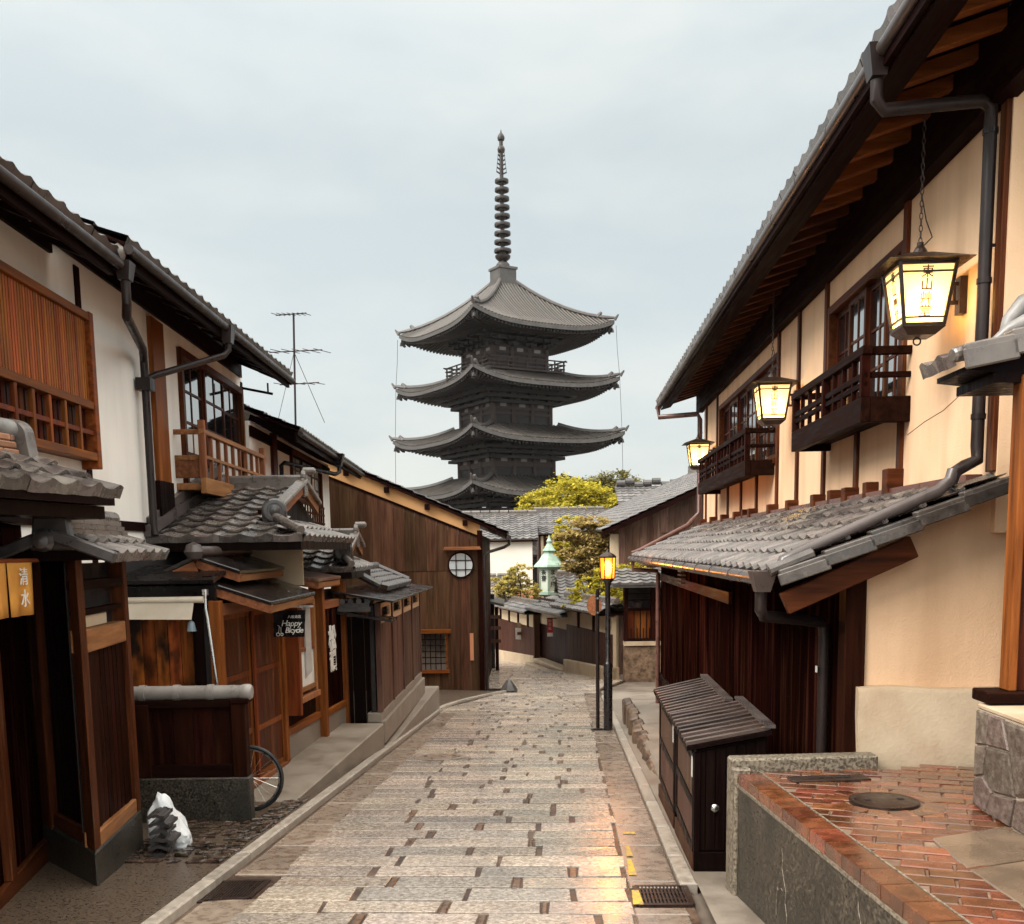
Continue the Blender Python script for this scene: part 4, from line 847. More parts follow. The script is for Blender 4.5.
b = MB(LF); b.hexa([(.60,10.5,3.72),(.68,10.5,3.72),(.68,10.62,3.72),(.60,10.62,3.72),(.58,10.47,3.88),(.70,10.47,3.88),(.70,10.65,3.88),(.58,10.65,3.88)]); b.tube([(.64,10.56,3.75),(.64,10.56,3.66),(.60,10.53,3.60),(.14,9.74,3.28),(.09,9.68,3.24)], .032, 10); obj('branch_pipe', b, M['pipe'], lh, smooth=True)
b = MB(LF); b.beam((.02,13.9,3.80),(.42,13.9,3.72),.03,.03); b.beam((.36,13.9,3.72),(.36,13.9,3.86),.02,.02); obj('eave_bracket', b, M['black_v'], lh)

l2 = thing('second_white_townhouse', 'lower white plaster townhouse with grid window standing before the dark timber gable', 'house', (-1, 17.6, zg(17.6)), LF)
b = MB(LF); b.wall('y', -.1, .05, 14.06, 21.4, -.9, 3.4, [(17.0, 20.2, 2.0, 3.32)]); b.box(-3,-.1001,21.25,21.4,-1.4,3.3); obj('wall', b, M['plaster_w'], l2)
b = MB(LF); b.box(.05,.10,15.45,15.75,1.5,3.4); obj('post', b, M['red_v'], l2)
b = MB(LF); b.box(.05,.08,14.06,21.4,3.20,3.34); obj('wall_beam', b, M['dark_y'], l2)
lwindow(l2, LF, 17.0, 20.2, 2.5, 3.32, 3, .05, 3, 0)
b = MB(LF)
for i in range(13): b.box(.08,.11,17.05+i*.26-.02,17.05+i*.26+.02,2.0,2.5)
for z in (2.02,2.18,2.34,2.48): b.box(.085,.105,17.0,20.3,z-.018,z+.018)
obj('lattice', b, M['red_v'], l2)
rC = eave(l2, LF, 14.1, 21.6, .70, 3.26, 2.4)
b = MB(LF); b.hexa([(.72,17.6,3.08),(.80,17.6,3.08),(.80,17.75,3.08),(.72,17.75,3.08),(.69,17.55,3.28),(.85,17.55,3.28),(.85,17.8,3.28),(.69,17.8,3.28)]); b.tube([(.76,17.67,3.1),(.76,17.67,2.98),(.70,17.6,2.94),(.16,15.95,3.0),(.12,15.9,2.96),(.12,15.88,2.0)], .035, 8); obj('downpipe', b, M['black'], l2, smooth=True)

t = thing('television_antenna', 'tall television antenna with three aerials rising from the left roofs', 'antenna', (-3.75, 18, 3.7))
b = MB(); bx = at(295,415,18); tx = at(293.5,313,18); b.tube([bx-Vector((0,0,.3)), tx], .018, 6); obj('mast', b, M['pipe'], t)
b = MB(); b.tube([bx+Vector((.45,.3,-.1)), bx.lerp(tx,.62)], .005, 4); b.tube([bx+Vector((-.4,.4,-.1)), bx.lerp(tx,.62)], .005, 4); obj('guy_wire', b, M['pipe'], t)
for f_, x0, x1, n, l in ((.98,-.30,.22,7,.16),(.62,-.42,.48,6,.34),(.30,-.25,.42,5,.22)):
    p = bx.lerp(tx, f_); b = MB(); b.tube([p+Vector((x0,0,.0)), p+Vector((x1,0,.03))], .010, 5)
    for i in range(n): q = p+Vector((x0+(x1-x0)*i/(n-1),0,.015)); b.tube([q-Vector((.25*l,l,.08*l)), q+Vector((.25*l,l,.08*l))], .006, 4)
    obj('aerial', b, M['pipe'], t)

# ---- dark timber house closing the left side
dh = thing('dark_timber_house', 'dark brown timber gable house with a round lattice window at the bend', 'house', (-3, 22.5, zg(22.2)))
SLP = .434; zt_ = lambda x: 2.16-(x+.63)*SLP; zb_ = lambda x: 1.90-(x+.63)*.411
b = MB(); b.planks('x', 22.2, -6.4, -.64, -1.5, 0, .235, .03, gap=.004, jit=.002, slope=lambda x: min(zb_(x), 1.19)); b.planks('x', 22.185, -6.4, -.64, 1.2, 0, .235, .03, gap=.004, jit=.002, slope=lambda x: max(zb_(x), 1.21)); obj('board_wall', b, M['brown_v'], dh)
b = MB(); b.prism([(-6.4,22.19,zb_(-6.4)-.05),(-.64,22.19,zb_(-.64)-.05),(-.64,22.19,zt_(-.64)),(-6.4,22.19,zt_(-6.4))], (0,.1,0)); obj('plaster_band', b, M['plaster_o'], dh)
b = MB(); b.beam((-6.4,22.17,zb_(-6.4)+.0),(-.64,22.17,zb_(-.64)+.0),.04,.05); obj('band_rail', b, M['dark_x'], dh)
b = MB(); b.box(-.66,-.60,22.17,31,-2.1,1.95); b.prism([(-6.4,22.24,-1.6),(-.6601,22.24,-1.6),(-.6601,22.24,1.8),(-6.4,22.24,4.1)], (0,.04,0)); obj('side_wall', b, M['dark_v'], dh)
b = MB(); b.box(-.70,-.59,22.13,22.25,-1.5,2.05); obj('corner_post', b, M['dark_v'], dh)
for x in (-3.45,-2.6,-1.75,-.95): b = MB(); b.box(x-.05,x+.05,22.05,22.19,zt_(x)-.15,zt_(x)-.03); obj('purlin_end', b, M['dark_y'], dh)
ev = lambda x: 2.16-(x+.63)*SLP
b = MB(); b.prism([(-.08,22.02,ev(-.08)-.0),(-6.6,22.02,ev(-6.6)-.0),(-6.6,22.02,ev(-6.6)+.06),(-.08,22.02,ev(-.08)+.06)], (0,10,0)); rr = obj('roof', b, M['dark_x'], dh)
b = MB(); b.tiles((-.04,21.98,ev(-.04)+.075), (0,10,0), (-6.5,0,6.5*SLP), .28, .27); obj('roof_tiles', b, M['tile_dark'], rr)
b = MB(); b.tube([(-.02,21.8,ev(0)+.0),(-.02,31.7,ev(0)-.03)], .05, 10); obj('gutter', b, M['pipe'], rr)
b = MB(); b.tube([(-.02,22.3,ev(0)-.02),(-.02,22.3,ev(0)-.14),(-.12,22.25,ev(0)-.2),(-.46,22.12,ev(0)-.30),(-.54,22.1,ev(0)-.38),(-.54,22.1,-1.45)], .035, 8); obj('downpipe', b, M['pipe'], dh, smooth=True)
rw = MB(); rw.tube([(-1.06+.262*math.cos(2*PI*i/40),22.15,1.32+.262*math.sin(2*PI*i/40)) for i in range(41)], .02, 8); o = obj('round_window', rw, M['dark_v'], dh)
b = MB(); b.lathe([(.248,0),(.248,.02)], (-1.06,22.15,1.32), 40, ax=(0,-1,0)); obj('pane', b, M['frost'], o)
b = MB()
for x in (-.10, .10): b.box(-1.06+x-.010,-1.06+x+.010,22.105,22.12,1.32-.23,1.32+.23)
for z in (-.10, .10): b.box(-1.06-.23,-1.06+.23,22.108,22.118,1.32+z-.010,1.32+z+.010)
obj('lattice', b, M['dark_v'], o)
b = MB(); b.box(-1.42,-.62,21.95,22.17,1.64,1.68); b.box(-1.40,-.64,21.97,22.17,1.681,1.71); obj('window_hood', b, M['tan_x'], dh)
b = MB(); b.box(-2.02,-1.98,22.10,22.17,-.93,-.14); b.box(-1.42,-1.38,22.10,22.17,-.93,-.14); b.box(-2.06,-1.30,21.98,22.17,-.13,-.05); b.box(-2.04,-1.36,22.06,22.17,-1.0,-.931); o = obj('window', b, M['orange_x'], dh)
b = MB(); b.box(-1.98,-1.42,22.14,22.165,-.93,-.14); obj('glass', b, M['glass'], o)
b = MB()
for i in range(1,5): b.box(-1.98+i*.112-.008,-1.98+i*.112+.008,22.115,22.13,-.93,-.14)
for i in range(1,6): b.box(-1.98,-1.42,22.118,22.128,-.93+i*.132-.008,-.93+i*.132+.008)
obj('lattice', b, M['dark_v'], o)
b = MB(); b.box(-.90,-.82,22.15,22.17,-.74,-.15); t = thing('wooden_plaque', 'narrow pinkish upright plaque nailed to the dark timber house', 'sign', (-.86,22.16,-.74)); obj('board', b, M['plaque'], t)

# ---- tiled roofs and frontage of the entrance house
LD = Frame(-2.5, 8.7, .1)
eh = thing('entrance_house', 'timber shop front with tiled gable roof, sliding door and black canopies', 'house', (-.3, 1.8, -.5), LD)
def irimoya(par, xl, xr, xv, y0, z0, y1, z1, wt=.27, lt=.25, back=1.3):
    fr = (z1-z0)/(y1-y0); cut = .34
    b = MB(); b.tiles((xl,y0,z0), (xv-xl,0,0), (0,y1-y0,z1-z0), wt, lt)
    b.tiles((xv,y0,z0), (xr-xv,0,0), (0,(y1-y0)*cut,(z1-z0)*cut), wt, lt, keep=lambda a, c: a < 1.1-c)
    b.tiles((xr,y0+.05,z0), (0,(y1-y0)+back*.6,0), (xv-xr,0,(z1-z0)*cut), wt, lt, keep=lambda a, c: a*((y1-y0)+back*.6) > c*(y1-y0)*cut-.12)
    rf = obj('roof', b, M['tile'], par)
    b = MB(); b.prism([(xl,y0+.02,z0-.06),(xl,y1,z1-.06),(xl,y1+back,z1-.06-back*fr),(xl,y0+.03,z0-.09)], (xv-xl,0,0)); b.box(xl,xr-.02,y0+.02,y0+.07,z0-.10,z0-.0); b.box(xr-.07,xr-.02,y0+.071,y1+back*.6,z0-.10,z0)
    obj('soffit', b, M['black_v'], rf)
    b = MB(); b.box(xv-.06,xv-.03,y0+(y1-y0)*cut,y1+back*.6,z0+.02,z0+(z1-z0)*cut+.10); b.prism([(xv-.045,y0+(y1-y0)*cut,z0+(z1-z0)*cut),(xv-.045,y1,z1-.03),(xv-.045,y1+back*.65,z1-back*.65*fr-.03)], (-.02,0,0)); obj('gable_wall', b, M['dark_v'], rf)
    b = MB(); b.beam((xv+.09,y0+(y1-y0)*cut-.1,z0+(z1-z0)*cut-.03),(xv+.09,y1,z1+.0),.05,.10); b.beam((xv+.09,y1,z1+.0),(xv+.09,y1+back*.65,z1-back*.65*fr),.05,.10); obj('barge_board', b, M['tan_y'], rf)
    b = MB(); b.beam((xv+.10,y0+(y1-y0)*cut-.12,z0+(z1-z0)*cut+.06),(xv+.10,y1,z1+.08),.12,.05); b.beam((xv+.10,y1,z1+.08),(xv+.10,y1+back*.65,z1-back*.65*fr+.08),.12,.05); obj('verge_tiles', b, M['ridge'], rf, bevel=.01)
    b = MB(); b.box(xl+.2,xv+.1,y1-.09,y1+.09,z1-.02,z1+.06); b.box(xl+.2,xv+.1,y1-.075,y1+.075,z1+.061,z1+.10); n = max(3, round((xv-xl)/.28))
    for i in range(n): xx = xl+.2+(xv-xl-.1)*i/n; b.tube([(xx,y1,z1+.11),(xx+(xv-xl-.1)/n-.006,y1,z1+.11)], .038, 10)
    obj('ridge', b, M['ridge'], rf)
    b = MB(); b.box(xv+.09,xv+.14,y1-.10,y1+.10,z1-.10,z1+.10); b.lathe([(.085,0),(.085,.05),(.05,.06)], (xv+.09,y1,z1+.12), 16, ax=(1,0,0)); b.lathe([(.04,0),(.04,.13),(.02,.15)], (xv+.10,y1-.0,z1+.19), 12, ax=(1,0,0)); obj('ridge_end_tile', b, M['ridge'], rf, bevel=.01)
    p0 = Vector((xr-.02,y0+.03,z0+.08)); p1 = Vector((xv+.03,y0+(y1-y0)*cut-.02,z0+(z1-z0)*cut+.08)); b = MB(); b.tube([p0, p1], .042, 10); 
    obj('hip_ridge', b, M['ridge'], rf, smooth=True)
    m_ = p0.lerp(p1, .75); b = MB(); b.lathe([(.115,0),(.125,.02),(.115,.05),(.075,.055),(.06,.045),(.045,.06),(.01,.07)], m_+Vector((0,0,.05)), 20, ax=(.35,-1,0)); b.box(m_.x-.12,m_.x+.12,m_.y-.02,m_.y+.05,m_.z-.09,m_.z+.06); obj('demon_face_tile', b, M['tile_dark'], rf, bevel=.01)
    return rf
irimoya(eh, -3.42, -1.93, -2.47, 9.65, 1.77, 12.0, 2.38)
irimoya(eh, -2.8, -1.88, -2.12, 12.35, 1.42, 13.55, 1.80, .24, .22, .8)
b = MB(); b.prism([(-3.42,9.7,1.87),(-3.36,9.7,1.87),(-3.36,12.3,2.60),(-3.42,12.3,2.60)], (0,.001,0.12)); b.beam((-3.38,9.6,1.86),(-3.38,12.3,2.52),.12,.10); obj('abutment_tiles', b, M['gutter'], eh)
# front wall pieces
b = MB(LD); b.box(-.12,-.06,0,3.9,-.5,1.20); b.box(-.9,-.84,0,3.9,-.5,1.72); obj('wall_core', b, M['inside'], eh)
for y, xo_ in ((.0,.05), (1.62,.05), (2.88,.11), (3.82,.11)): b = MB(LD); b.box(-.05,xo_,y-.045,y+.045,-.5,1.25 if y < 1 else 1.30); obj('post', b, M['orange_v'], eh, bevel=.005)
b = MB(LD); b.box(-.05,.04,.0451,1.5749,1.12,1.22); obj('door_lintel', b, M['tan_y'], eh)
for k in range(2):
    a = .05+k*.765; v = -.02+.03*k; b = MB(LD); b.box(v-.012,v+.012,a,a+.05,-.46,1.119); b.box(v-.012,v+.012,a+.71,a+.76,-.46,1.119)
    for z in (-.46,-.02,.52,1.07): b.box(v-.011,v+.011,a+.05,a+.71,z,z+.05)
    d = obj('sliding_door', b, M['orange_v'], eh)
    b = MB(LD); b.planks('y', v, a+.05, a+.71, -.41, 1.07, .17, .008, gap=.002, jit=.0); obj('door_panel', b, M['red_v'], d)
b = MB(LD); b.box(-.05,.06,.05,1.57,-.50,-.46); obj('door_sill', b, M['tan_y'], eh)
b = MB(LD); b.box(-.05,.03,1.67,2.85,-.6,-.22); b.box(-.05,.08,2.85,3.9,-.6,-.22); obj('stone_footing', b, M['concrete'], eh)
b = MB(LD); b.box(-.05,.05,1.665,2.835,-.219,-.15); b.box(-.05,.10,2.925,3.775,-.219,-.15); obj('sill_rail', b, M['orange_y'], eh, bevel=.004)
b = MB(LD); b.planks('y', -.02, 1.67, 2.83, -.15, .22, .10, .02); obj('lower_boards', b, M['dark_v'], eh)
b = MB(LD); b.planks('y', .05, 2.93, 3.77, -.15, 1.0, .085, .02); obj('board_panel', b, M['maroon_v'], eh)
b = MB(LD); b.box(-.03,.085,2.925,3.775,1.0,1.09); b.box(-.03,.06,2.925,3.775,1.24,1.30); obj('panel_lintel', b, M['tan_y'], eh)
b = MB(LD)                                                # projecting bay frame with window
b.box(.10,.15,1.80,1.86,.12,1.15); b.box(.10,.15,2.36,2.42,.12,1.15); b.box(.03,.17,1.78,2.44,.10,.16); b.box(.10,.145,1.86,2.36,.20,.25); b.box(.10,.145,1.86,2.36,.62,.66); o = obj('bay_window', b, M['tan_v'], eh, bevel=.004)
b = MB(LD); b.box(.12,.125,1.86,2.36,.25,.62); obj('pane', b, M['paper'], o)
b = MB(LD); b.planks('y', .12, 1.86, 2.36, .66, 1.12, .12, .02); obj('upper_boards', b, M['orange_v'], o)
bs = MB(LD); bs.box(.02,.16,1.74,1.80,-.02,1.12); obj('bay_side_board', bs, M['orange_v'], o)
text('white_characters', '松', M['white'], eh, LD.M @ facing((.064,3.35,.62), (0,1,0), (0,0,1)), .30, .006, bold=.012); text('white_characters', '韻', M['white'], eh, LD.M @ facing((.064,3.35,.36), (0,1,0), (0,0,1)), .26, .006, bold=.010)
# black canopies over the door
def canopy(name, pts, z, m=M['blackmetal'], th=.035, edge='tan_y'):
    b = MB(); q = [Vector((p[0],p[1],zz)) for p, zz in zip(pts, z)]; b.hexa([*(p-Vector((0,0,th)) for p in q), *q]); o = obj(name, b, m, eh, bevel=.006)
    c = MB(); dz = Vector((0,0,th+.035)); c.beam(q[0]-dz+Vector((0,.03,0)), q[1]-dz+Vector((0,.03,0)), .04, .07); c.beam(q[1]-dz+Vector((-.03,.05,0)), q[2]-dz+Vector((-.03,-.03,0)), .04, .06); obj('canopy_rafters', c, M[edge], o)
    return o
cb = canopy('door_canopy', [(-2.60,8.75),(-2.04,8.75),(-2.04,10.75),(-2.58,10.85)], [1.42,1.235,1.235,1.42])
cg = canopy('gable_canopy', [(-2.74,9.0),(-2.36,9.0),(-2.36,10.8),(-2.74,10.8)], [1.63,1.50,1.50,1.63])
b = MB(); b.hexa([(-3.02,9.0,1.48),(-2.741,9.0,1.60),(-2.741,10.8,1.60),(-3.02,10.8,1.48),(-3.02,9.0,1.515),(-2.741,9.0,1.635),(-2.741,10.8,1.635),(-3.02,10.8,1.515)]); b2 = obj('far_slope', b, M['blackmetal'], cg)
b = MB(); b.beam((-2.74,9.02,1.54),(-3.0,9.02,1.43),.05,.09); obj('barge_board', b, M['tan_x'], cg)
b = MB(); b.tube([(-2.74,8.96,1.665),(-2.74,10.8,1.665)], .05, 12); b.lathe([(.001,-.085),(.06,-.06),(.085,0),(.06,.06),(.001,.085)], (-2.74,8.97,1.665), 16); obj('ridge_pipe', b, M['gutter'], cg, smooth=True)
canopy('side_canopy', [(-2.55,11.0),(-2.05,11.0),(-2.02,12.3),(-2.5,12.3)], [1.44,1.36,1.36,1.44], M['grey_v'])
b = MB(); b.box(-2.86,-2.82,10.9,12.4,1.30,1.72); b.box(-2.8199,-2.2,10.95,10.99,1.30,1.70); obj('upper_band', b, M['cream'], eh)

# ---- hanging sign
t = thing('hanging_sign', 'black hanging shop sign with white lettering below the black door canopy', 'sign', (-2.22,9.95,.72))
p = [at(273,611,9.95), at(305,610,9.95), at(304,637,9.95), at(273.5,637,9.95)]
b = MB(); b.hexa([p[3]+Vector((0,.0,0)), p[2], p[2]+Vector((0,.03,0)), p[3]+Vector((0,.03,0)), p[0], p[1], p[1]+Vector((0,.03,0)), p[0]+Vector((0,.03,0))]); bd = obj('board', b, M['black'], t, bevel=.004)
b = MB(); b.beam(p[0]+Vector((-.06,.015,.035)), p[1]+Vector((.08,.015,.035)), .02, .02); b.beam(p[0]+Vector((.03,.015,.0)), p[0]+Vector((.03,.015,.04)), .012, .012); b.beam(p[1]+Vector((-.03,.015,.0)), p[1]+Vector((-.03,.015,.04)), .012, .012); b.beam(p[0].lerp(p[1],.5)+Vector((0,.015,.03)), p[0].lerp(p[1],.5)+Vector((0,.015,.19)), .012, .012); obj('hanger', b, M['steel'], t)
cx = (p[0]+p[2])/2; yy = 9.948
text('lettering', 'Happy', M['white'], bd, facing((cx.x+.025,yy,cx.z+.005), (1,0,0), (0,0,1)), .082, .001, shear=.25, spacing=.9)
text('lettering', 'Bicycle', M['white'], bd, facing((cx.x+.05,yy,cx.z-.062), (1,0,0), (0,0,1)), .075, .001, shear=.25, spacing=.86, bold=.001)
text('lettering', '八坂通店', M['white'], bd, facing((cx.x+.06,yy,cx.z+.068), (1,0,0), (0,0,1)), .032, .001, spacing=1.05)
b = MB(); 
for x_, r_ in ((-.105,.016),(-.068,.012)): b.tube([(cx.x+x_+r_*math.cos(a*PI/6),yy-.001,cx.z-.10+r_*math.sin(a*PI/6)) for a in range(13)], .0035, 5)
b.tube([(cx.x-.10,yy-.001,cx.z-.09),(cx.x-.09,yy-.001,cx.z-.02),(cx.x-.105,yy-.001,cx.z-.01)], .0025, 5); b.tube([(cx.x-.075,yy-.001,cx.z-.09),(cx.x-.075,yy-.001,cx.z-.03)], .0025, 5); obj('bicycle_emblem', b, M['white'], bd)
t = thing('doorway_cloth', 'pale grey cloth curtain hanging in the shop front below the black sign', 'curtain', (-2.26,10.5,.2))
b = MB(); n = 10; vs = []
for i in range(n+1):
    x = -2.36+.26*i/n; dy = .012*math.sin(i*1.4); vs += [(x,10.72+dy,1.1),(x,10.72+dy*1.5,.24+.22*max(0,(i/n-.45))*1.4)]
b.add(vs, [(2*i,2*i+2,2*i+3,2*i+1) for i in range(n)]); o = obj('cloth', b, M['noren_w'], t); sm = o.modifiers.new('thick','SOLIDIFY'); sm.thickness = .004
b = MB(); b.tube([(-2.44,10.72,1.105),(-2.05,10.72,1.105)], .01, 8); obj('rod', b, M['tan_x'], t)

# ---- weathered fence with little vents and its gate
FF = Frame(-1.62, 12.42, .03)
fn = thing('weathered_board_fence', 'tall weathered board fence with square vents and black top on the left', 'fence', (-.1,2,-.45), FF)
b = MB(FF); b.box(-.16,.02,0,4.25,-.7,-.32); b.box(-.16,.06,0,4.3,-.7,-.42); obj('footing', b, M['concrete'], fn, bevel=.01)
b = MB(FF); b.planks('y', .0, .05, 4.2, -.31, .76, .26, .025, gap=.012); obj('boards', b, M['grey_v'], fn)
b = MB(FF); b.box(-.10,-.05,.02,4.2,-.31,1.0); obj('backing', b, M['inside'], fn)
for i in range(5): b = MB(FF); b.box(-.03,.035,i*1.03+.01,i*1.03+.07,-.31,1.02); obj('post', b, M['grey_v'], fn)
for i in range(4):
    a = .09+i*1.03; b = MB(FF); b.wall('y', -.015,.02,a,a+.92,.765,1.01,[(a+.14,a+.80,.84,.955)]); o = obj('vent_panel', b, M['cream'], fn)
    b = MB(FF); b.box(-.005,.005,a+.14,a+.80,.885,.897); obj('vent_bar', b, M['dark_y'], o)
b = MB(FF); b.hexa([(-.55,-.15,1.16),(.22,-.15,1.03),(.22,4.4,1.03),(-.55,4.4,1.16),(-.55,-.15,1.19),(.22,-.15,1.06),(.22,4.4,1.06),(-.55,4.4,1.19)]); obj('black_roof', b, M['blackmetal'], fn, bevel=.006)
b = MB(FF); b.tiles((-.02,1.0,1.15), (0,2.4,0), (-.55,0,.22), .22, .16); b.tube([(-.55,.7,1.42),(-.55,3.5,1.42)], .06, 10); b.tube([(-.5,.95,1.42),(-.1,.95,1.2)], .05, 10); b.tube([(-.5,3.4,1.40),(-.05,3.4,1.2)], .05, 10); obj('roof_tiles', b, M['tile_dark'], fn)
gt = thing('side_gate', 'dark recessed gate under a small black canopy beside the weathered fence', 'gate', (-1.85,12.5,-.45))
b = MB(); b.planks('x', 12.62, -2.12, -1.66, -.48, .85, .15, .02); obj('door', b, M['black_v'], gt)
for x in (-2.10,-1.70): b = MB(); b.box(x-.03,x+.03,12.46,12.54,-.48,.95); obj('post', b, M['maroon_v'], gt)
b = MB(); b.hexa([(-2.12,12.2,.92),(-1.42,12.2,.80),(-1.42,12.75,.80),(-2.12,12.75,.92),(-2.12,12.2,.95),(-1.42,12.2,.83),(-1.42,12.75,.83),(-2.12,12.75,.95)]); obj('canopy', b, M['blackmetal'], gt)
b = MB(); b.box(-2.08,-1.68,12.3,12.7,.93,.985); b.box(-2.06,-1.70,12.32,12.68,.986,1.03)
for i in range(4): b.tube([(-2.02+i*.1,12.31,1.05),(-2.02+i*.1,12.69,1.05)], .035, 8)
obj('canopy_tiles', b, M['tile_dark'], gt)

# ---- scorched cedar shed with awning behind the low fence
sh = thing('scorched_cedar_shed', 'shed wall of scorched orange cedar boards behind the low tile capped fence', 'shed', (-2.95,8.8,zg(8.8)))
b = MB(); b.planks('x', 8.80, -3.6, -2.62, -.56, 1.24, .11, .025, jit=.004); obj('boards', b, M['burnt_v'], sh)
b = MB(); b.box(-3.6,-2.53,8.82,8.9,-.56,1.4); obj('backing', b, M['black_v'], sh)
b = MB(); b.box(-2.61,-2.53,8.72,8.80,-.56,1.46); obj('corner_post', b, M['black_v'], sh)
b = MB(); b.box(-3.6,-2.5,8.70,8.79,1.25,1.38); b.hexa([(-3.6,8.6,1.40),(-2.48,8.6,1.40),(-2.48,9.3,1.52),(-3.6,9.3,1.52),(-3.6,8.6,1.43),(-2.48,8.6,1.43),(-2.48,9.3,1.55),(-3.6,9.3,1.55)]); obj('roof_edge', b, M['black'], sh)
b = MB(); b.tube([(-2.575,8.68,1.32),(-2.575,8.68,1.18),(-2.56,8.67,1.1),(-2.50,8.66,.45),(-2.50,8.66,.40)], .014, 8); b.lathe([(.03,0),(.03,.05)],(-2.575,8.68,1.3),10); obj('bracket_arm', b, M['steel'], sh, smooth=True)
b = MB(); b.box(-2.70,-2.61,8.70,8.74,.25,1.25); obj('side_board', b, M['black_v'], sh)
t = thing('awning', 'rolled cream canvas awning on the scorched cedar shed', 'awning', (-2.95,8.66,1.12))
b = MB(); b.tube([(-3.5,8.64,1.265),(-2.58,8.64,1.265)], .028, 10); obj('roller', b, M['canvas'], t, smooth=True)
b = MB(); b.hexa([(-3.5,8.60,1.115),(-2.68,8.60,1.10),(-2.68,8.612,1.10),(-3.5,8.612,1.115),(-3.5,8.63,1.26),(-2.66,8.63,1.26),(-2.66,8.642,1.26),(-3.5,8.642,1.26)]); obj('canvas', b, M['canvas'], t)
t = thing('hanging_bell', 'small blue grey bell hanging under the cream awning', 'bell', (-2.70,8.66,1.0))
b = MB(); b.lathe([(.040,0),(.034,.03),(.027,.07),(.012,.085),(.004,.09)], (-2.70,8.66,1.0), 14); obj('bell_cup', b, M['skypipe'], t, smooth=True)
b = MB(); b.tube([(-2.70,8.66,1.09),(-2.70,8.66,1.25)], .003, 5); obj('cord', b, M['black'], t)

# ---- low fence with round tile cap
lf = thing('low_tile_capped_fence', 'low dark wooden fence with round grey tile cap and mossy stone base', 'fence', (-2.6,8.05,-.5))
b = MB(); b.box(-3.5,-2.10,7.99,8.13,-.6,-.12); obj('stone_base', b, M['aggregate'], lf, bevel=.01)
b = MB(); b.planks('x', 8.06, -3.5, -2.22, -.02, .44, .16, .02); obj('boards', b, M['dark_v'], lf)
for x in (-2.17,-2.93): b = MB(); b.box(x-.055,x+.055,8.0,8.12,-.119,.47); obj('post', b, M['dark_v'], lf, bevel=.005)
b = MB(); b.box(-3.5,-2.226,8.01,8.11,-.119,-.02); b.box(-3.5,-2.226,8.01,8.11,.44,.50); b.box(-2.2259,-2.08,7.99,8.13,.471,.51); obj('rails', b, M['dark_x'], lf, bevel=.005)
b = MB(); b.tube([(-3.5,8.06,.555),(-2.10,8.06,.555)], .058, 16); obj('cap_tiles', b, M['captile'], lf, smooth=True)
for x in (-3.2,-2.95,-2.68,-2.41): b = MB(); b.tube([(x,8.06,.555),(x+.05,8.06,.555)], .067, 16); obj('cap_collar', b, M['captile'], lf, smooth=True)
b = MB(); b.lathe([(.058,-.03),(.066,0),(.066,.04),(.05,.06),(.01,.068)], (-2.12,8.06,.555), 16, ax=(1,0,0)); obj('cap_end', b, M['captile'], lf, smooth=True)

# ---- bicycle behind the low fence
bk_ = thing('bicycle', 'bicycle with its front wheel showing past the end of the low fence', 'bicycle', (-2.7,8.46,zg(8.46)+.012))
zb = zg(8.46)+.015; rw_ = .285
for x in (-2.215,-3.16):
    c = Vector((x,8.46,zb+rw_)); n = 40
    b = MB(); b.tube([(c.x+(rw_-.016)*math.cos(2*PI*i/n), c.y, c.z+(rw_-.016)*math.sin(2*PI*i/n)) for i in range(n+1)], .016, 8); wh = obj('wheel', b, M['tyre'], bk_, smooth=True)
    b = MB(); b.tube([(c.x+(rw_-.038)*math.cos(2*PI*i/n), c.y, c.z+(rw_-.038)*math.sin(2*PI*i/n)) for i in range(n+1)], .009, 6); obj('rim', b, M['steel'], wh, smooth=True)
    b = MB(); b.tube([(c.x,c.y-.04,c.z),(c.x,c.y+.04,c.z)], .018, 8)
    for i in range(18): a = 2*PI*i/18; b.tube([(c.x+.015*math.cos(a+.5),c.y+(.02 if i%2 else -.02),c.z+.015*math.sin(a+.5)),(c.x+(rw_-.04)*math.cos(a),c.y,c.z+(rw_-.04)*math.sin(a))], .0018, 4)
    obj('spokes', b, M['steel'], wh)
b = MB(); za = zb+rw_; hx = -2.36
for q in ([(-2.215,8.46,za),(-2.31,8.46,za+.30),(hx,8.46,za+.50)], [(-2.33,8.46,za+.36),(-2.72,8.46,za-.02)], [(-2.345,8.46,za+.44),(-2.83,8.46,za+.36)], [(-2.72,8.46,za-.02),(-2.85,8.46,za+.42)], [(-2.72,8.46,za-.02),(-3.16,8.46,za)], [(-3.16,8.46,za),(-2.83,8.46,za+.36)]): b.tube(q, .014, 8)
obj('frame', b, M['greypole'], bk_, smooth=True)
b = MB(); b.tube([(hx+.02,8.26,za+.54),(hx-.02,8.40,za+.53),(hx,8.46,za+.51),(hx-.02,8.52,za+.53),(hx+.02,8.66,za+.54)], .012, 8); obj('handlebar', b, M['steel'], bk_, smooth=True)
b = MB(); b.lathe([(.02,0),(.07,.01),(.075,.04),(.03,.06)], (-2.87,8.46,za+.42), 12); obj('saddle', b, M['tyre'], bk_, smooth=True)
b = MB(); b.tube([(-2.72,8.40,za-.02),(-2.72,8.52,za-.02)], .03, 8); b.beam((-2.72,8.40,za-.02),(-2.62,8.40,za-.14),.02,.015); b.beam((-2.72,8.52,za-.02),(-2.82,8.52,za+.1),.02,.015); obj('crank', b, M['steel'], bk_)

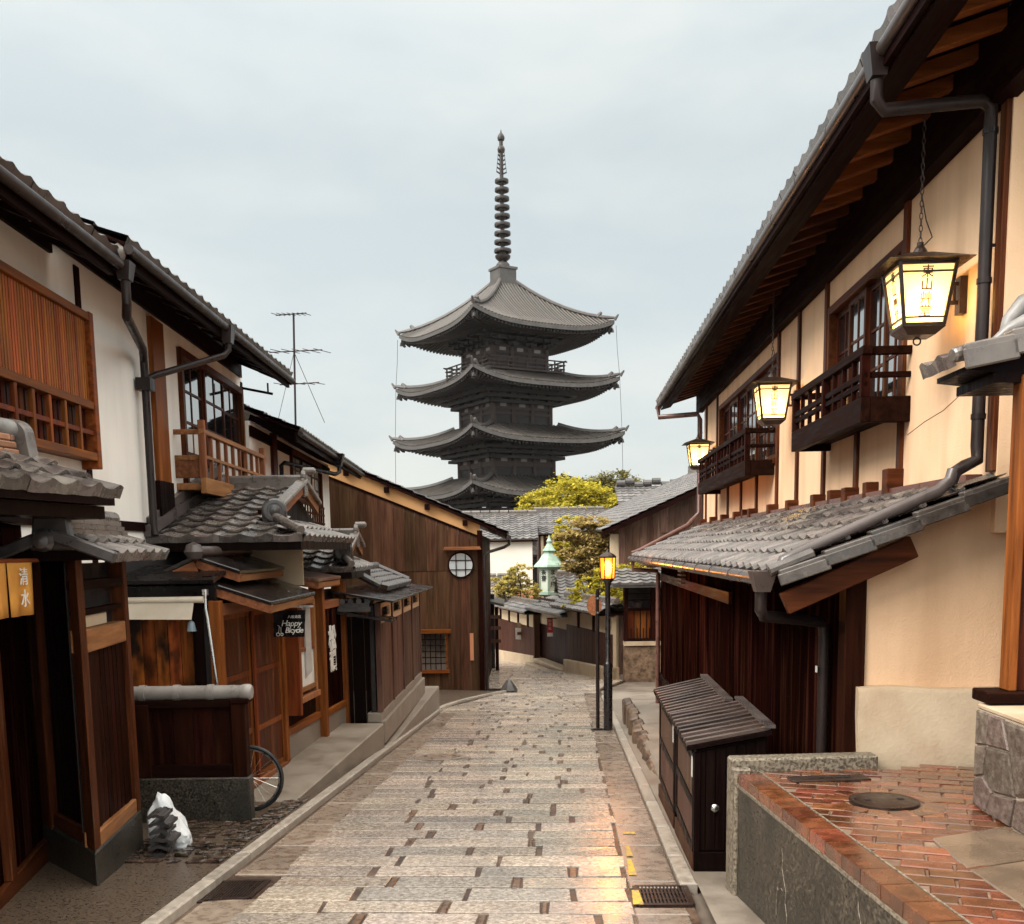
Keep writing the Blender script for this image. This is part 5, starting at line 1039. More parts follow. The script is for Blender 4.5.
# ---- rubbish bag and stacked roof tiles
t = thing('plastic_bag', 'crumpled white plastic bag leaning behind the stacked roof tiles', 'bag', (-2.42,7.12,zg(7.12)))
bm = bmesh.new(); bmesh.ops.create_icosphere(bm, subdivisions=4, radius=1)
from mathutils import noise
for v in bm.verts:
    p = v.co.copy(); n_ = noise.fractal(p*1.6, 1, 2, 4)*.30+.05*math.sin(p.x*9+p.z*4); f_ = 1+n_
    hgt = p.z; nar = 1.0 if hgt < 0 else max(.30, 1-hgt*.62)
    v.co = Vector((-2.40+p.x*.15*f_*nar-(hgt+1)*.06, 7.14+p.y*.13*f_*nar, zg(7.14)+.14+p.z*(.16 if hgt < 0 else .28)*(1+.3*n_)))
b = MB(); b.v = [v.co.copy() for v in bm.verts]; b.f = [tuple(v.index for v in f.verts) for f in bm.faces]; bm.free(); obj('bag', b, M['plastic_w'], t, smooth=True)
t = thing('stacked_roof_tiles', 'stack of broken black roof tiles against the end of the gate wall', 'tile stack', (-2.43,6.9,zg(6.9)))
for i in range(6):
    b = MB(); x0 = -2.50+R.uniform(-.015,.015); y0 = 6.80+R.uniform(-.015,.015); z = zg(6.8)+.03+i*.055; w_ = .15+R.uniform(-.04,.02)
    n = 8; vs = []
    for k in range(n+1):
        a = k/n; zz = .016*math.sin(a*PI)+R.uniform(-.006,.006); vs += [(x0+w_*a,y0,z+zz),(x0+w_*a,y0+.18,z+zz+.01),(x0+w_*a,y0,z+zz-.022),(x0+w_*a,y0+.18,z+zz-.012)]
    fs = []
    for k in range(n): a = 4*k; fs += [(a,a+4,a+5,a+1),(a+2,a+3,a+7,a+6),(a,a+2,a+6,a+4),(a+1,a+5,a+7,a+3)]
    fs += [(0,1,3,2),(4*n,4*n+2,4*n+3,4*n+1)]
    b.add(vs, fs); obj('tile', b, M['tile_dark'], t)

# ---- entrance gate at the left edge
G1 = Frame(-2.55, 6.06, -.0935); G2 = Frame(-2.55, 6.06, -.893); G3 = Frame(-3.22, 6.81, -.2127); GR_ = Frame(-2.33, 6.27, .15)
ga = thing('entrance_gate', 'red brown wooden entrance gate with tiled roof at the left edge', 'gate', (-.2,-.3,-.42), G3)
b = MB(); b.prism([(-2.55,6.06,-.6),(-2.655,7.15,-.6),(-2.86,7.13,-.6),(-2.80,6.62,-.6),(-3.05,6.90,-.6),(-3.22,6.81,-.6)], (0,0,.455)); obj('stone_base', b, M['aggregate'], ga, bevel=.012)
b = MB(); b.prism([(-2.552,6.068,-.144),(-2.565,6.19,-.144),(-2.66,6.32,-.144),(-2.70,6.234,-.144)], (0,0,1.80)); obj('corner_post', b, M['red_v'], ga, bevel=.008)
b = MB(G1); b.box(-.12,-.004,.99,1.09,-.149,1.62); obj('post', b, M['red_v'], ga, bevel=.008)
for z0_, z1_ in ((-.149,-.05),(1.06,1.20)): b = MB(G1); b.box(-.10,-.006,.121,.989,z0_,z1_); obj('rail', b, M['tan_y'], ga, bevel=.006)
b = MB(G1); b.box(-.10,-.01,.121,.989,1.44,1.50); b.box(-.09,-.03,.121,.989,1.29,1.32); obj('shelf_rail', b, M['dark_y'], ga)
b = MB(G1); b.planks('y', -.045, .125, .985, -.05, 1.06, .088, .02, gap=.010, jit=.006); obj('boards', b, M['dark_v'], ga)
b = MB(G1); b.box(-.105,-.10,.12,.99,-.05,1.60); obj('backing', b, M['inside'], ga)
b = MB(G1); b.box(-.08,-.06,.2,.75,1.205,1.275); obj('paper_note', b, M['cream'], ga)
b = MB(G2); b.planks('x', .0, 0, .001, 0, .001); b = MB(G2); b.planks('y', .06, .20, .80, -.05, 1.65, .14, .02); b.box(.05,.0501,.12,.13,-.1,-.09); obj('return_boards', b, M['black_v'], ga)
b = MB(G2); b.box(.02,.10,.20,.82,-.143,-.05); obj('rail', b, M['red_y'], ga, bevel=.005)
b = MB(G2); b.box(.0,.12,.80,.98,-.42,1.7); obj('post', b, M['red_v'], ga, bevel=.006)
b = MB(G3); b.planks('y', .0, -3.6, .0, -.25, 1.85, .16, .025); obj('door', b, M['maroon_v'], ga)
b = MB(G3); b.box(-.03,.05,-3.6,.0,-.42,-.25); obj('door_sill', b, M['red_y'], ga, bevel=.006)
for y in (-.95, -2.6): b = MB(G3); b.box(-.02,.06,y-.06,y+.06,-.249,1.85); obj('door_post', b, M['red_v'], ga, bevel=.006)
b = MB(G3); b.box(-.05,.05,-3.6,.05,1.86,2.0); obj('lintel', b, M['dark_y'], ga)
b = MB(GR_); b.tiles((.0,-3.0,2.0), (0,3.0,0), (-.62,0,.235), .235, .205, amp=.85); rf = obj('roof', b, M['tile'], ga)
b = MB(GR_); b.hexa([(-.55,-3.0,1.95),(-.02,-3.0,1.94),(-.02,-.05,1.94),(-.55,-.05,1.95),(-.62,-3.0,2.20),(-.02,-3.0,1.985),(-.02,-.05,1.985),(-.62,-.05,2.20)]); b.box(-.30,-.06,-3,-.10,1.86,1.935); obj('soffit', b, M['black_v'], rf)
b = MB(GR_)
for k in range(3):
    y = -3.0
    while y < -.15: d = R.uniform(.16,.24); b.box(-.72+k*.012,-.56-k*.012,y,min(y+d,-.12)-.006,2.235+k*.045,2.276+k*.045); y += d
obj('ridge_layers', b, M['brickorange'], rf, bevel=.008)
b = MB(GR_); b.tube([(-.64,-3.0,2.40),(-.64,-.10,2.40)], .062, 12); obj('ridge', b, M['orn'], rf, smooth=True)
def oni(F, c, ax, r, m, par):                              # thick arched ridge end tile
    b = MB(F); n = 14; pts = []
    for i in range(n+1): a = PI*i/n; pts.append((math.cos(a)*r, math.sin(a)*r*.9))
    pts = [(r*1.25,-r*1.5),(r*1.08,-r*.6)]+pts+[(-r*1.08,-r*.6),(-r*1.25,-r*1.5)]
    u = Vector((-ax[1],ax[0],0)); A = Vector(c); q = [A+u*p[0]+Vector((0,0,p[1])) for p in pts]; b.prism(q, Vector(ax)*.09)
    return obj('ridge_end_tile', b, m, par, bevel=.012)
oni(GR_, (-.64,-.10,2.36), (0,1,0), .115, M['ridge'], rf)
# little roof on the side wall
b = MB(G1); b.tiles((.25,-.06,1.63), (0,1.28,0), (-.33,0,.135), .20, .17); b.tiles((-.45,1.22,1.63), (0,-1.28,0), (.33,0,.135), .20, .17); rs = obj('side_roof', b, M['tile'], ga)
b = MB(G1); b.prism([(.22,-.03,1.62),(-.10,-.03,1.755),(-.42,-.03,1.62)], (0,1.22,0)); obj('soffit', b, M['black_v'], rs)
b = MB(G1)
for k in range(3): b.box(-.19+k*.02,-.01-k*.02,.02,1.2,1.775+k*.035,1.806+k*.035)
b.tube([(-.10,-.02,1.90),(-.10,1.2,1.90)], .045, 12); obj('ridge', b, M['ridge'], rs)
oni(G1, (-.10,-.09,1.83), (0,1,0), .10, M['tile_dark'], rs)
b = MB(G1); b.lathe([(.001,-.065),(.045,-.05),(.065,0),(.045,.05),(.001,.065)], (-.13,-.13,1.735), 16, ax=(0,1,0)); obj('round_end_tile', b, M['tile_dark'], rs, smooth=True)
b = MB(G1); b.beam((-.10,-.10,1.775),(.26,-.10,1.63),.07,.07); b.beam((-.10,-.10,1.775),(-.46,-.10,1.63),.07,.07); obj('verge_tiles', b, M['tile_dark'], rs, bevel=.01)
# noren
NF = Frame(-2.72, 5.88, .0)
nr = thing('noren_curtain', 'mustard yellow split noren curtain with white characters on the left gate', 'curtain', (0,-.5,1.3), NF)
b = MB(NF); b.tube([(0,.06,1.625),(0,-1.6,1.625)], .012, 8); obj('rod', b, M['orange_y'], nr)
for k in range(4):
    y1 = -.01-k*.305; y0 = y1-.29; n = 12; vs = []
    for i in range(n+1):
        y = y0+(y1-y0)*i/n
        for j in range(5): z = 1.635-.315*j/4; vs.append((.012*math.sin(i*.9+k)*j/4, y+.01*(j/4)*math.sin(k+1), z))
    fs = [(i*5+j,(i+1)*5+j,(i+1)*5+j+1,i*5+j+1) for i in range(n) for j in range(4)]
    b = MB(NF); b.add(vs, fs); p = obj('cloth_panel', b, M['noren'], nr, smooth=True); sm = p.modifiers.new('thick','SOLIDIFY'); sm.thickness = .003
    if k == 0:
        text('white_characters', '清', M['white'], p, NF.M @ facing((.020,(y0+y1)/2,1.53), (0,1,0), (0,0,1)), .105, .002); text('white_characters', '水', M['white'], p, NF.M @ facing((.020,(y0+y1)/2,1.41), (0,1,0), (0,0,1)), .105, .002)

# ================================================================== THE FAR END OF THE STREET
FW = Frame(2.6, 25.05, -.242)
def stone_course(mb, F, y0, y1, x0, x1, base_dz, top):
    mb.hexa([(x0,y0,zg(y0+25)-.3),(x1,y0,zg(y0+25)-.3),(x1,y1,zg(y1+25)-.3),(x0,y1,zg(y1+25)-.3),(x0,y0,top(y0)),(x1,y0,top(y0)),(x1,y1,top(y1)),(x0,y1,top(y1))])
def far_wall(label, y0, y1, xo, zb, zp0, zp1, zr, posts):
    t = thing('roofed_board_wall', label, 'wall', (xo,(y0+y1)/2,zb-.4), FW, 'tile capped walls at the bend')
    gz = lambda y: -S*(25.05+y*.972)
    b = MB(FW); b.hexa([(xo-.12,y0,gz(y0)-.3),(xo+.2,y0,gz(y0)-.3),(xo+.2,y1,gz(y1)-.3),(xo-.12,y1,gz(y1)-.3),(xo-.12,y0,gz(y0)+.30),(xo+.2,y0,gz(y0)+.30),(xo+.2,y1,gz(y1)+.36),(xo-.12,y1,gz(y1)+.36)]); obj('stone_base', b, M['conc_warm'], t, bevel=.02)
    b = MB(FW); b.planks('y', xo, y0, y1, 0, zp0, .17, .03, z0s=lambda y: gz(y)+.28); obj('boards', b, M['farboard'], t)
    b = MB(FW); b.box(xo+.02,xo+.10,y0,y1,gz(y1),zp1+.05); b.box(xo-.01,xo+.0199,y0,y1,zp0+.002,zp1+.05); obj('plaster_band', b, M['cream'], t)
    for y in posts: b = MB(FW); b.box(xo-.06,xo+.03,y-.05,y+.05,zp0-.02,zp1+.05); obj('post', b, M['dark_v'], t)
    b = MB(FW); b.tiles((xo-.45,y0-.2,zr), (0,y1-y0+.4,0), (.5,0,.24), .26, .22); b.tiles((xo+.55,y1+.2,zr), (0,-(y1-y0+.4),0), (-.5,0,.24), .26, .22); r_ = obj('tile_roof', b, M['tile_far'], t)
    b = MB(FW); b.box(xo-.03,xo+.13,y0-.2,y1+.2,zr+.23,zr+.31); b.tube([(xo+.05,y0-.25,zr+.34),(xo+.05,y1+.25,zr+.34)], .06, 10); obj('ridge', b, M['ridge'], r_)
    b = MB(FW); b.box(xo-.42,xo+.5,y0-.15,y1+.15,zr-.05,zr-.01); obj('soffit', b, M['dark_y'], r_)
    return t
far_wall('long dark board wall with white notice and pale band behind the street bend', 7.62, 14.8, 0, -2.0, -.86, -.46, -.36, (8.6,9.9,11.2,12.5,13.8))
far_wall('nearer dark board wall with taller tile cap right of the red banner', .05, 3.9, -.12, -1.6, -.47, -.09, .05, (1.4,2.7))
t = thing('recessed_gateway', 'dark recessed gateway with a red banner between two board walls', 'gate', (.2,5.8,-2.0), FW)
b = MB(FW); b.planks('y', .15, 3.9, 8.1, -2.2, -.70, .2, .03); b.box(.17,.20,3.9,8.1,-2.2,.1); obj('door', b, M['farboard'], t)
b = MB(FW); b.box(.10,.169,3.9,8.1,-.699,-.28); obj('plaster_band', b, M['cream'], t)
b = MB(FW); b.box(-.12,.06,7.48,7.62,-2.5,-.2); obj('gate_post', b, M['brown_v'], t)
b = MB(FW); b.box(-.45,.13,4.0,7.4,-2.3,-1.90); b.box(-.25,.13,4.0,7.2,-1.8999,-1.76); obj('stone_steps', b, M['conc_warm'], t, bevel=.03)
b = MB(FW); b.tiles((-.35,3.8,-.22), (0,3.9,0), (.9,0,.36), .26, .22); b.box(-.3,.25,3.8,7.7,-.28,-.22); obj('tile_roof', b, M['tile_far'], t)
t = thing('red_banner', 'small red hanging banner with a white foot in the dark gateway', 'banner', (1.16,30.6,-1.0))
b = MB(); b.box(1.075,1.245,30.60,30.61,-.86,-.43); obj('cloth', b, M['red'], t)
b = MB(); b.box(1.075,1.245,30.60,30.612,-.97,-.861); obj('white_foot', b, M['white'], t)
for i, ch in enumerate('御茶処'): text('lettering', ch, M['white'], t, facing((1.16,30.595,-.51-.11*i), (1,0,0), (0,0,1)), .10, .001)
b = MB(); b.tube([(1.06,30.605,-.425),(1.40,30.605,-.425)], .012, 6); obj('rod', b, M['dark_x'], t)
t = thing('paper_notice', 'white paper notice hung before the far board wall', 'notice', (.25,34.6,-1.5))
ny = 34.3; b = MB(); b.hexa([(.14,ny,-1.36),(.45,ny+.1,-1.40),(.45,ny+.12,-1.40),(.14,ny+.02,-1.36),(.14,ny,-.98),(.43,ny+.1,-1.0),(.43,ny+.12,-1.0),(.14,ny+.02,-.98)]); obj('sheet', b, M['white'], t)
b = MB(); b.hexa([(.20,ny,-.95),(.40,ny+.1,-.95),(.40,ny+.12,-.95),(.20,ny+.02,-.95),(.20,ny,-.78),(.36,ny+.1,-.84),(.36,ny+.12,-.84),(.20,ny+.02,-.78)]); obj('upper_sheet', b, M['cream'], t)
b = MB(); b.hexa([(.20,ny-.0,-1.22),(.40,ny+.07,-1.22),(.40,ny+.08,-1.22),(.20,ny+.01,-1.22),(.20,ny-.0,-1.12),(.40,ny+.07,-1.12),(.40,ny+.08,-1.12),(.20,ny+.01,-1.12)]); obj('printed_block', b, M['ink'], t)
# corner shop past the right house
t = thing('corner_shop', 'little timber corner shop with barred window on a rough stone base beyond the street lamp', 'shop', (3.5,25.5,-1.6))
b = MB(); b.box(2.72,5,24.75,24.95,-1.7,-.72); obj('stone_base', b, M['boulder'], t, bevel=.03)
b = MB(); b.box(2.72,5,24.70,24.96,-.719,-.62); obj('coping', b, M['conc_warm'], t)
for x in (2.78,3.42,4.1): b = MB(); b.box(x-.05,x+.05,24.76,24.86,-.619,.75); obj('post', b, M['dark_v'], t)
b = MB(); b.box(2.83,5,24.77,24.85,.12,.19); b.box(2.83,5,24.77,24.85,.36,.40); b.box(2.83,5,24.77,24.85,.52,.55); b.box(2.83,5,24.77,24.85,-.619,-.55); obj('rail', b, M['dark_x'], t)
b = MB(); b.planks('x', 24.9, 2.83, 5, -.55, .12, .16, .02, gap=.03); obj('window_boards', b, M['orange_v'], t)
for i in range(14): b = MB(); b.box(2.9+i*.15-.012,2.9+i*.15+.012,24.80,24.83,-.549,-.30); obj('bar', b, M['dark_v'], t)
b = MB(); b.box(2.75,5,25.1,25.2,-1.6,.9); obj('back_wall', b, M['inside'], t)
b = MB(); b.tiles((2.35,24.2,.78), (2.8,0,0), (0,1.0,.33), .25, .22); b.box(2.4,5,24.25,24.9,.70,.77); obj('tile_roof', b, M['tile_far'], t)
b = MB(); b.lathe([(.06,0),(.10,.02),(.12,.14),(.10,.16)], (3.05,24.80,.191), 12); obj('flower_pot', b, M['pipe'], t)
# left neighbour beyond the timber house
t = thing('open_stall_front', 'low dark lean-to with rail fence tucked behind the timber house', 'stall', (-.9,30,-1.9))
b = MB(); b.hexa([(-2.4,29.5,.55),(-.20,29.5,.0),(-.20,32.5,.0),(-2.4,32.5,.55),(-2.4,29.5,.62),(-.20,29.5,.07),(-.20,32.5,.07),(-2.4,32.5,.62)]); obj('roof', b, M['tile_dark'], t)
for x, z in ((-.42,-.02),(-.95,.1)): b = MB(); b.box(x-.05,x+.05,29.7,29.8,-1.95,z); obj('post', b, M['dark_v'], t)
for z in (-.30,-.62,-1.0): b = MB(); b.box(-2.4,-.30,29.68,29.72,z-.05,z+.05); obj('rail', b, M['grey_v'], t)
b = MB(); b.box(-2.4,-.5,31.0,31.1,-2,.3); obj('back_wall', b, M['inside'], t)
# small roofs between walls and trees
def small_house(name, label, x0, x1, y0, y1, ze, zr, zb, wallm, tm='tile_far', group=None, over=.25):
    t = thing(name, label, 'house', ((x0+x1)/2,(y0+y1)/2,zb), W0, group)
    ym = (y0+y1)/2
    b = MB(); b.box(x0,x1,y0,y0+.12,zb,ze); b.box(x0,x0+.12,y0+.1201,y1,zb,ze); b.box(x1-.12,x1,y0+.1201,y1,zb,ze); b.prism([(x0+.01,y0,ze),(x0+.01,y1,ze),(x0+.01,ym,zr-.1)], (.1,0,0)); b.prism([(x1-.11,y0,ze),(x1-.11,y1,ze),(x1-.11,ym,zr-.1)], (.1,0,0)); obj('wall', b, wallm, t)
    sl_ = (zr-ze)/(ym-y0)
    b = MB(); b.tiles((x0-over,y0-over,ze-sl_*over+.04), (x1-x0+2*over,0,0), (0,ym-y0+over,zr-ze+sl_*over), .3, .27, amp=1.3); b.tiles((x1+over,y1+over,ze-sl_*over+.04), (-(x1-x0+2*over),0,0), (0,-(ym-y0+over),zr-ze+sl_*over), .3, .27, amp=1.5); r_ = obj('roof', b, M[tm], t)
    b = MB(); b.box(x0-over,x1+over,ym-.12,ym+.12,zr-.02,zr+.12); n = int((x1-x0+2*over)/.42)
    for i in range(n): b.tube([(x0-over+.05+i*.42,ym,zr+.16),(x0-over+.43+i*.42,ym,zr+.16)], .085, 10)
    obj('ridge', b, M['ridge'], r_)
    b = MB(); b.box(x0-over+.02,x1+over-.02,y0-over+.03,y0-.001,ze-sl_*over-.06,ze-sl_*over+.0); obj('eave_board', b, M['dark_x'], r_)
    return t
wh = small_house('white_storehouse', 'white walled storehouse under a ribbed grey tile roof below the pagoda', -3.6, .95, 44, 49, 2.1, 3.12, -2.9, M['white_w'])
b = MB(); b.box(-3.6,.97,43.95,43.999,-2.9,-.1); obj('brick_dado', b, M['plaque'], wh)
sh2 = small_house('ribbed_roof_house', 'grey tiled house with reddish slatted front behind the green lantern', 1.35, 4.6, 47, 52, 2.35, 3.35, -3, M['red_v'])
for i in range(6): b = MB(); b.box(1.4+i*.5,1.52+i*.5,46.94,46.999,-1,2.2); obj('pale_slat', b, M['cream'], sh2)
small_house('cottage', 'small grey tiled cottage with pale roof just behind the dark gateway', 1.72, 3.4, 31.8, 34.6, .20, .72, -2.2, M['cream'], group='small roofs behind the bend')
small_house('cottage', 'small roof peeping above the pale cottage roof under the yellow tree', 2.2, 4.1, 36, 38.4, .45, 1.0, -2.4, M['cream'], 'tile', group='small roofs behind the bend')
small_house('cottage', 'low pale roof at the left end behind the long board wall', -1.6, .1, 41.5, 43.4, .0, .42, -2.7, M['cream'], 'ridge', group='small roofs behind the bend')
# big grey roofed house on the right
t = thing('grey_roofed_barn', 'weathered board house under a big smooth grey tile roof beyond the lanterns', 'house', (5,31,-1.9))
zv = lambda x: 2.30+(x-2.95)*.43
b = MB(); b.planks('x', 28.0, 2.95, 8.0, -1.9, 0, .19, .03, slope=lambda x: zv(x)-.12); obj('board_wall', b, M['grey_v'], t)
b = MB(); b.box(2.95,8,27.96,27.985,1.12,1.16); b.box(4.1,6,27.96,27.985,2.0,2.03); obj('batten', b, M['brown_v'], t)
b = MB(); b.box(3.95,4.75,27.93,27.984,.3,1.10); b.box(4.9,5.7,27.93,27.984,.3,1.10); obj('shutter', b, M['tan_v'], t)
b = MB(); b.box(2.72,2.95,28.02,28.2,-1.9,2.0); b.box(2.95,3.0,28.2,42,-2.5,2.1); b.box(2.96,8,28.1,28.15,-2,2.2); obj('side_wall', b, M['cream'], t)
b = MB(); b.tiles((2.45,27.6,zv(2.45)), (-.2,14.5,.28), (5.2,0,5.2*.43), .29, .27); rf = obj('roof', b, M['tile_far'], t)
b = MB(); b.prism([(2.46,27.62,zv(2.46)-.16),(7.6,27.62,zv(7.6)-.16),(7.6,27.62,zv(7.6)-.02),(2.46,27.62,zv(2.46)-.02)], (0,.06,0)); b.prism([(2.5,27.7,zv(2.5)-.06),(7.6,27.7,zv(7.6)-.06),(7.6,27.7,zv(7.6)-.03),(2.5,27.7,zv(2.5)-.03)], (-.2,14.2,.28)); obj('barge_board', b, M['dark_x'], rf)
b = MB(); b.beam((7.6,27.6,zv(7.6)+.1),(7.4,42,zv(7.6)+.38),.4,.3); b.prism([(7.6,27.6,zv(7.6)),(12,27.6,2.4),(12,27.6,2.2)], (0,14,0)); obj('ridge', b, M['ridge'], rf)
t = thing('farther_tiled_house', 'dark roof with lumpy ridge ornaments showing over the big grey roof', 'house', (8,50,-3))
b = MB(); b.box(5.6,11,49,54,-3.2,3.2); obj('wall', b, M['cream'], t)
b = MB(); b.tiles((5.2,48.4,3.0), (6.2,0,0), (0,3,1.6), .3, .28); obj('roof', b, M['tile_far'], t)
b = MB()
for i in range(14): b.tube([(5.3+i*.44,51.4,4.75+.10*math.sin(i*2.1)),(5.7+i*.44,51.4,4.75+.10*math.sin(i*2.1))], .17, 10)
obj('ridge', b, M['tile_dark'], t)
# green copper lantern
t = thing('green_lantern_tower', 'green copper lantern tower with brushed writing above the board walls', 'lantern', (1.42,37.5,-2.3))
c = (1.42,37.5,0); n = 6; a0 = .35
b = MB(); b.lathe([(.16,-2.4),(.16,-.05)], c, 10); b.lathe([(.30,-.08),(.42,-.02),(.42,.08),(.36,.10)], c, n, a0=a0); obj('pedestal', b, M['verdigris'], t)
b = MB(); b.lathe([(.345,.10),(.385,.98)], c, n, a0=a0); pn = obj('panels', b, M['pale_green'], t)
b = MB()
for k in range(n):
    a = a0+2*PI*k/n; b.beam((c[0]+.36*math.cos(a),c[1]+.36*math.sin(a),.08),(c[0]+.40*math.cos(a),c[1]+.40*math.sin(a),1.0),.04,.04)
    a2 = a0+2*PI*(k+1)/n; b.beam((c[0]+.40*math.cos(a),c[1]+.40*math.sin(a),.93),(c[0]+.40*math.cos(a2),c[1]+.40*math.sin(a2),.93),.05,.12)
obj('lantern_frame', b, M['verdigris'], t)
b = MB(); b.lathe([(.62,.98),(.60,1.04),(.42,1.20),(.27,1.42),(.20,1.48),(.20,1.56)], c, n, a0=a0); b.lathe([(.28,1.56),(.20,1.64),(.12,1.76),(.09,1.82)], c, n, a0=a0); b.lathe([(.07,1.82),(.10,1.90),(.05,2.0),(.01,2.12)], c, 12); obj('lantern_roof', b, M['verdigris'], t)
for k, s_ in ((4, 'まつ風'), (3, '茶寮')):
    a = a0+2*PI*(k+.5)/n; nx, ny = math.cos(a), math.sin(a)
    for i, ch in enumerate(s_): text('lettering', ch, M['blackink'], pn, facing((c[0]+.345*nx,c[1]+.345*ny,.78-.22*i), (-ny,nx,0), (0,0,1)), .22, .004, bold=.004)

# ---- trees
def tree(name, label, base, h, blobs, nleaf, size, m, seed, group=None, droop=0, flat=1.0):
    r = random.Random(seed); t = thing(name, label, 'tree' if h > 2.2 else 'shrub', base, W0, group); base = Vector(base)
    tr = MB(); top = base+Vector((0,0,h))
    cen = sum((Vector(b[0]) for b in blobs), Vector())/len(blobs); fork = base.lerp(Vector((cen.x,cen.y,base.z+h*.55)), .8)
    w_ = .035*h+.02
    tr.tube([base-Vector((0,0,.1)), base.lerp(fork,.4)+Vector((r.uniform(-.08,.08)*h*.3,0,0)), fork], [w_, w_*.8, w_*.62], 8, True)
    for bc, br in blobs:
        q = Vector(bc); mid = fork.lerp(q,.5)+Vector((r.uniform(-.15,.15),r.uniform(-.15,.15),.1*h*.3)); tr.tube([fork, mid, q], [w_*.55, w_*.3, w_*.10], 6)
        for _ in range(3): d = Vector((r.gauss(0,1),r.gauss(0,1),r.gauss(0,.5))).normalized(); tr.tube([mid.lerp(q,r.uniform(.3,1)), q+d*max(br)*.75], [w_*.18, w_*.05], 4)
    obj('trunk', tr, M['bark'], t, smooth=True)
    cr = MB(); tot = sum(b[1][0]*b[1][1]*b[1][2] for b in blobs)
    for bc, br in blobs:
        nb = int(nleaf*br[0]*br[1]*br[2]/tot); k = max(5, nb//55); subs = []
        for _ in range(k):
            d = Vector((r.gauss(0,1),r.gauss(0,1),r.gauss(0,1))).normalized()*r.uniform(.35,1)**.6; subs.append((Vector((d.x*br[0],d.y*br[1],d.z*br[2]))+Vector(bc), r.uniform(.12,.26)))
        for i in range(nb):
            sc, sr = subs[r.randrange(k)]; d = Vector((r.gauss(0,.55),r.gauss(0,.55),r.gauss(0,.30*flat)))*sr*max(br)
            p = sc+d; s_ = size*r.uniform(.6,1.3); u = Vector((r.gauss(0,1),r.gauss(0,1),r.gauss(0,.35))).normalized(); v = u.cross(Vector((r.gauss(0,.5),r.gauss(0,.5),1)).normalized())
            if v.length < .1: continue
            v.normalize(); cr.add([p-u*s_*.5, p+v*s_*.28, p+u*s_*.5-Vector((0,0,droop*s_)), p-v*s_*.28], [(0,1,2,3)])
    obj('crown', cr, m, t); return t
tree('maple_tree', 'tall yellow green maple tree in front of the pagoda base', (3.0,54,-3.4), 7.5,
     [((1.7,54,3.8),(1.3,1.2,.85)),((2.9,54.5,4.5),(1.4,1.2,.85)),((4.2,54.5,4.3),(1.4,1.2,.8)),((5.4,54,3.7),(1.2,1,.75)),((2.6,53.5,3.4),(1.4,1,.7)),((4.0,53.6,3.3),(1.5,1,.7)),((1.2,54,3.1),(.8,.8,.6)),((3.6,53.5,2.4),(1.6,1,.8)),((5.2,53.6,2.7),(1.2,1,.8))], 26000, .17, M['maple'], 3, 'trees around the bend')
tree('pine_tree', 'dull olive pine tree spreading behind the yellow maple', (6.3,62,-3.9), 8.5,
     [((4.8,62,5.35),(1.4,1.3,.5)),((6.4,62,5.5),(1.5,1.3,.55)),((5.6,61.5,4.7),(1.7,1.3,.7)),((7.0,62,4.7),(1.1,1.2,.7))], 11000, .2, M['olive'], 5, 'trees around the bend')
tree('pine_tree', 'brownish clipped pine with layered branches above the lit street lamp', (2.55,29.6,-1.9), 3.8,
     [((2.3,29.6,2.34),(.60,.4,.17)),((2.85,29.6,2.2),(.55,.4,.17)),((1.9,29.5,2.0),(.58,.4,.16)),((2.5,29.4,1.85),(.72,.4,.18)),((3.0,29.5,1.62),(.58,.4,.19)),((2.05,29.3,1.5),(.66,.4,.18)),((2.6,29.3,1.25),(.75,.4,.19)),((1.9,29.4,1.15),(.55,.35,.16)),((3.05,29.4,1.0),(.5,.35,.19)),((2.3,29.3,.95),(.5,.35,.16))], 26000, .095, M['pine'], 8, 'trees around the bend', flat=.8)
tree('young_maple', 'bright yellow green young maple between the green lantern and the pine', (2.3,39,-2.4), 4.8,
     [((1.95,39,1.75),(.6,.5,.6)),((2.3,39,2.5),(.6,.4,.45)),((2.6,39,1.4),(.65,.5,.6)),((1.9,39.2,1.0),(.5,.4,.5)),((2.9,39,2.1),(.5,.4,.4))], 9000, .12, M['maple'], 12, 'trees around the bend')
tree('young_maple', 'bright yellow foliage glowing right behind the lit street lamp', (2.7,27.6,-1.7), 2.8,
     [((2.0,27.6,.50),(.42,.3,.38)),((2.7,27.6,.80),(.55,.3,.42)),((3.3,27.6,.85),(.55,.3,.42)),((2.3,27.4,.15),(.5,.3,.34)),((3.1,27.5,.3),(.55,.3,.34)),((1.75,27.5,.15),(.35,.3,.28))], 13000, .085, M['maple'], 15, 'trees around the bend')
tree('garden_shrub', 'sparse pale yellow shrub leaning over the long board wall', (.55,36,-2.2), 2.6,
     [((.15,36,.45),(.5,.4,.38)),((.70,36,.15),(.42,.4,.30)),((-.15,36,.15),(.48,.3,.34)),((.35,36,.85),(.40,.4,.28)),((-.35,36,.5),(.35,.3,.28))], 8000, .09, M['shrub'], 18, 'trees around the bend')

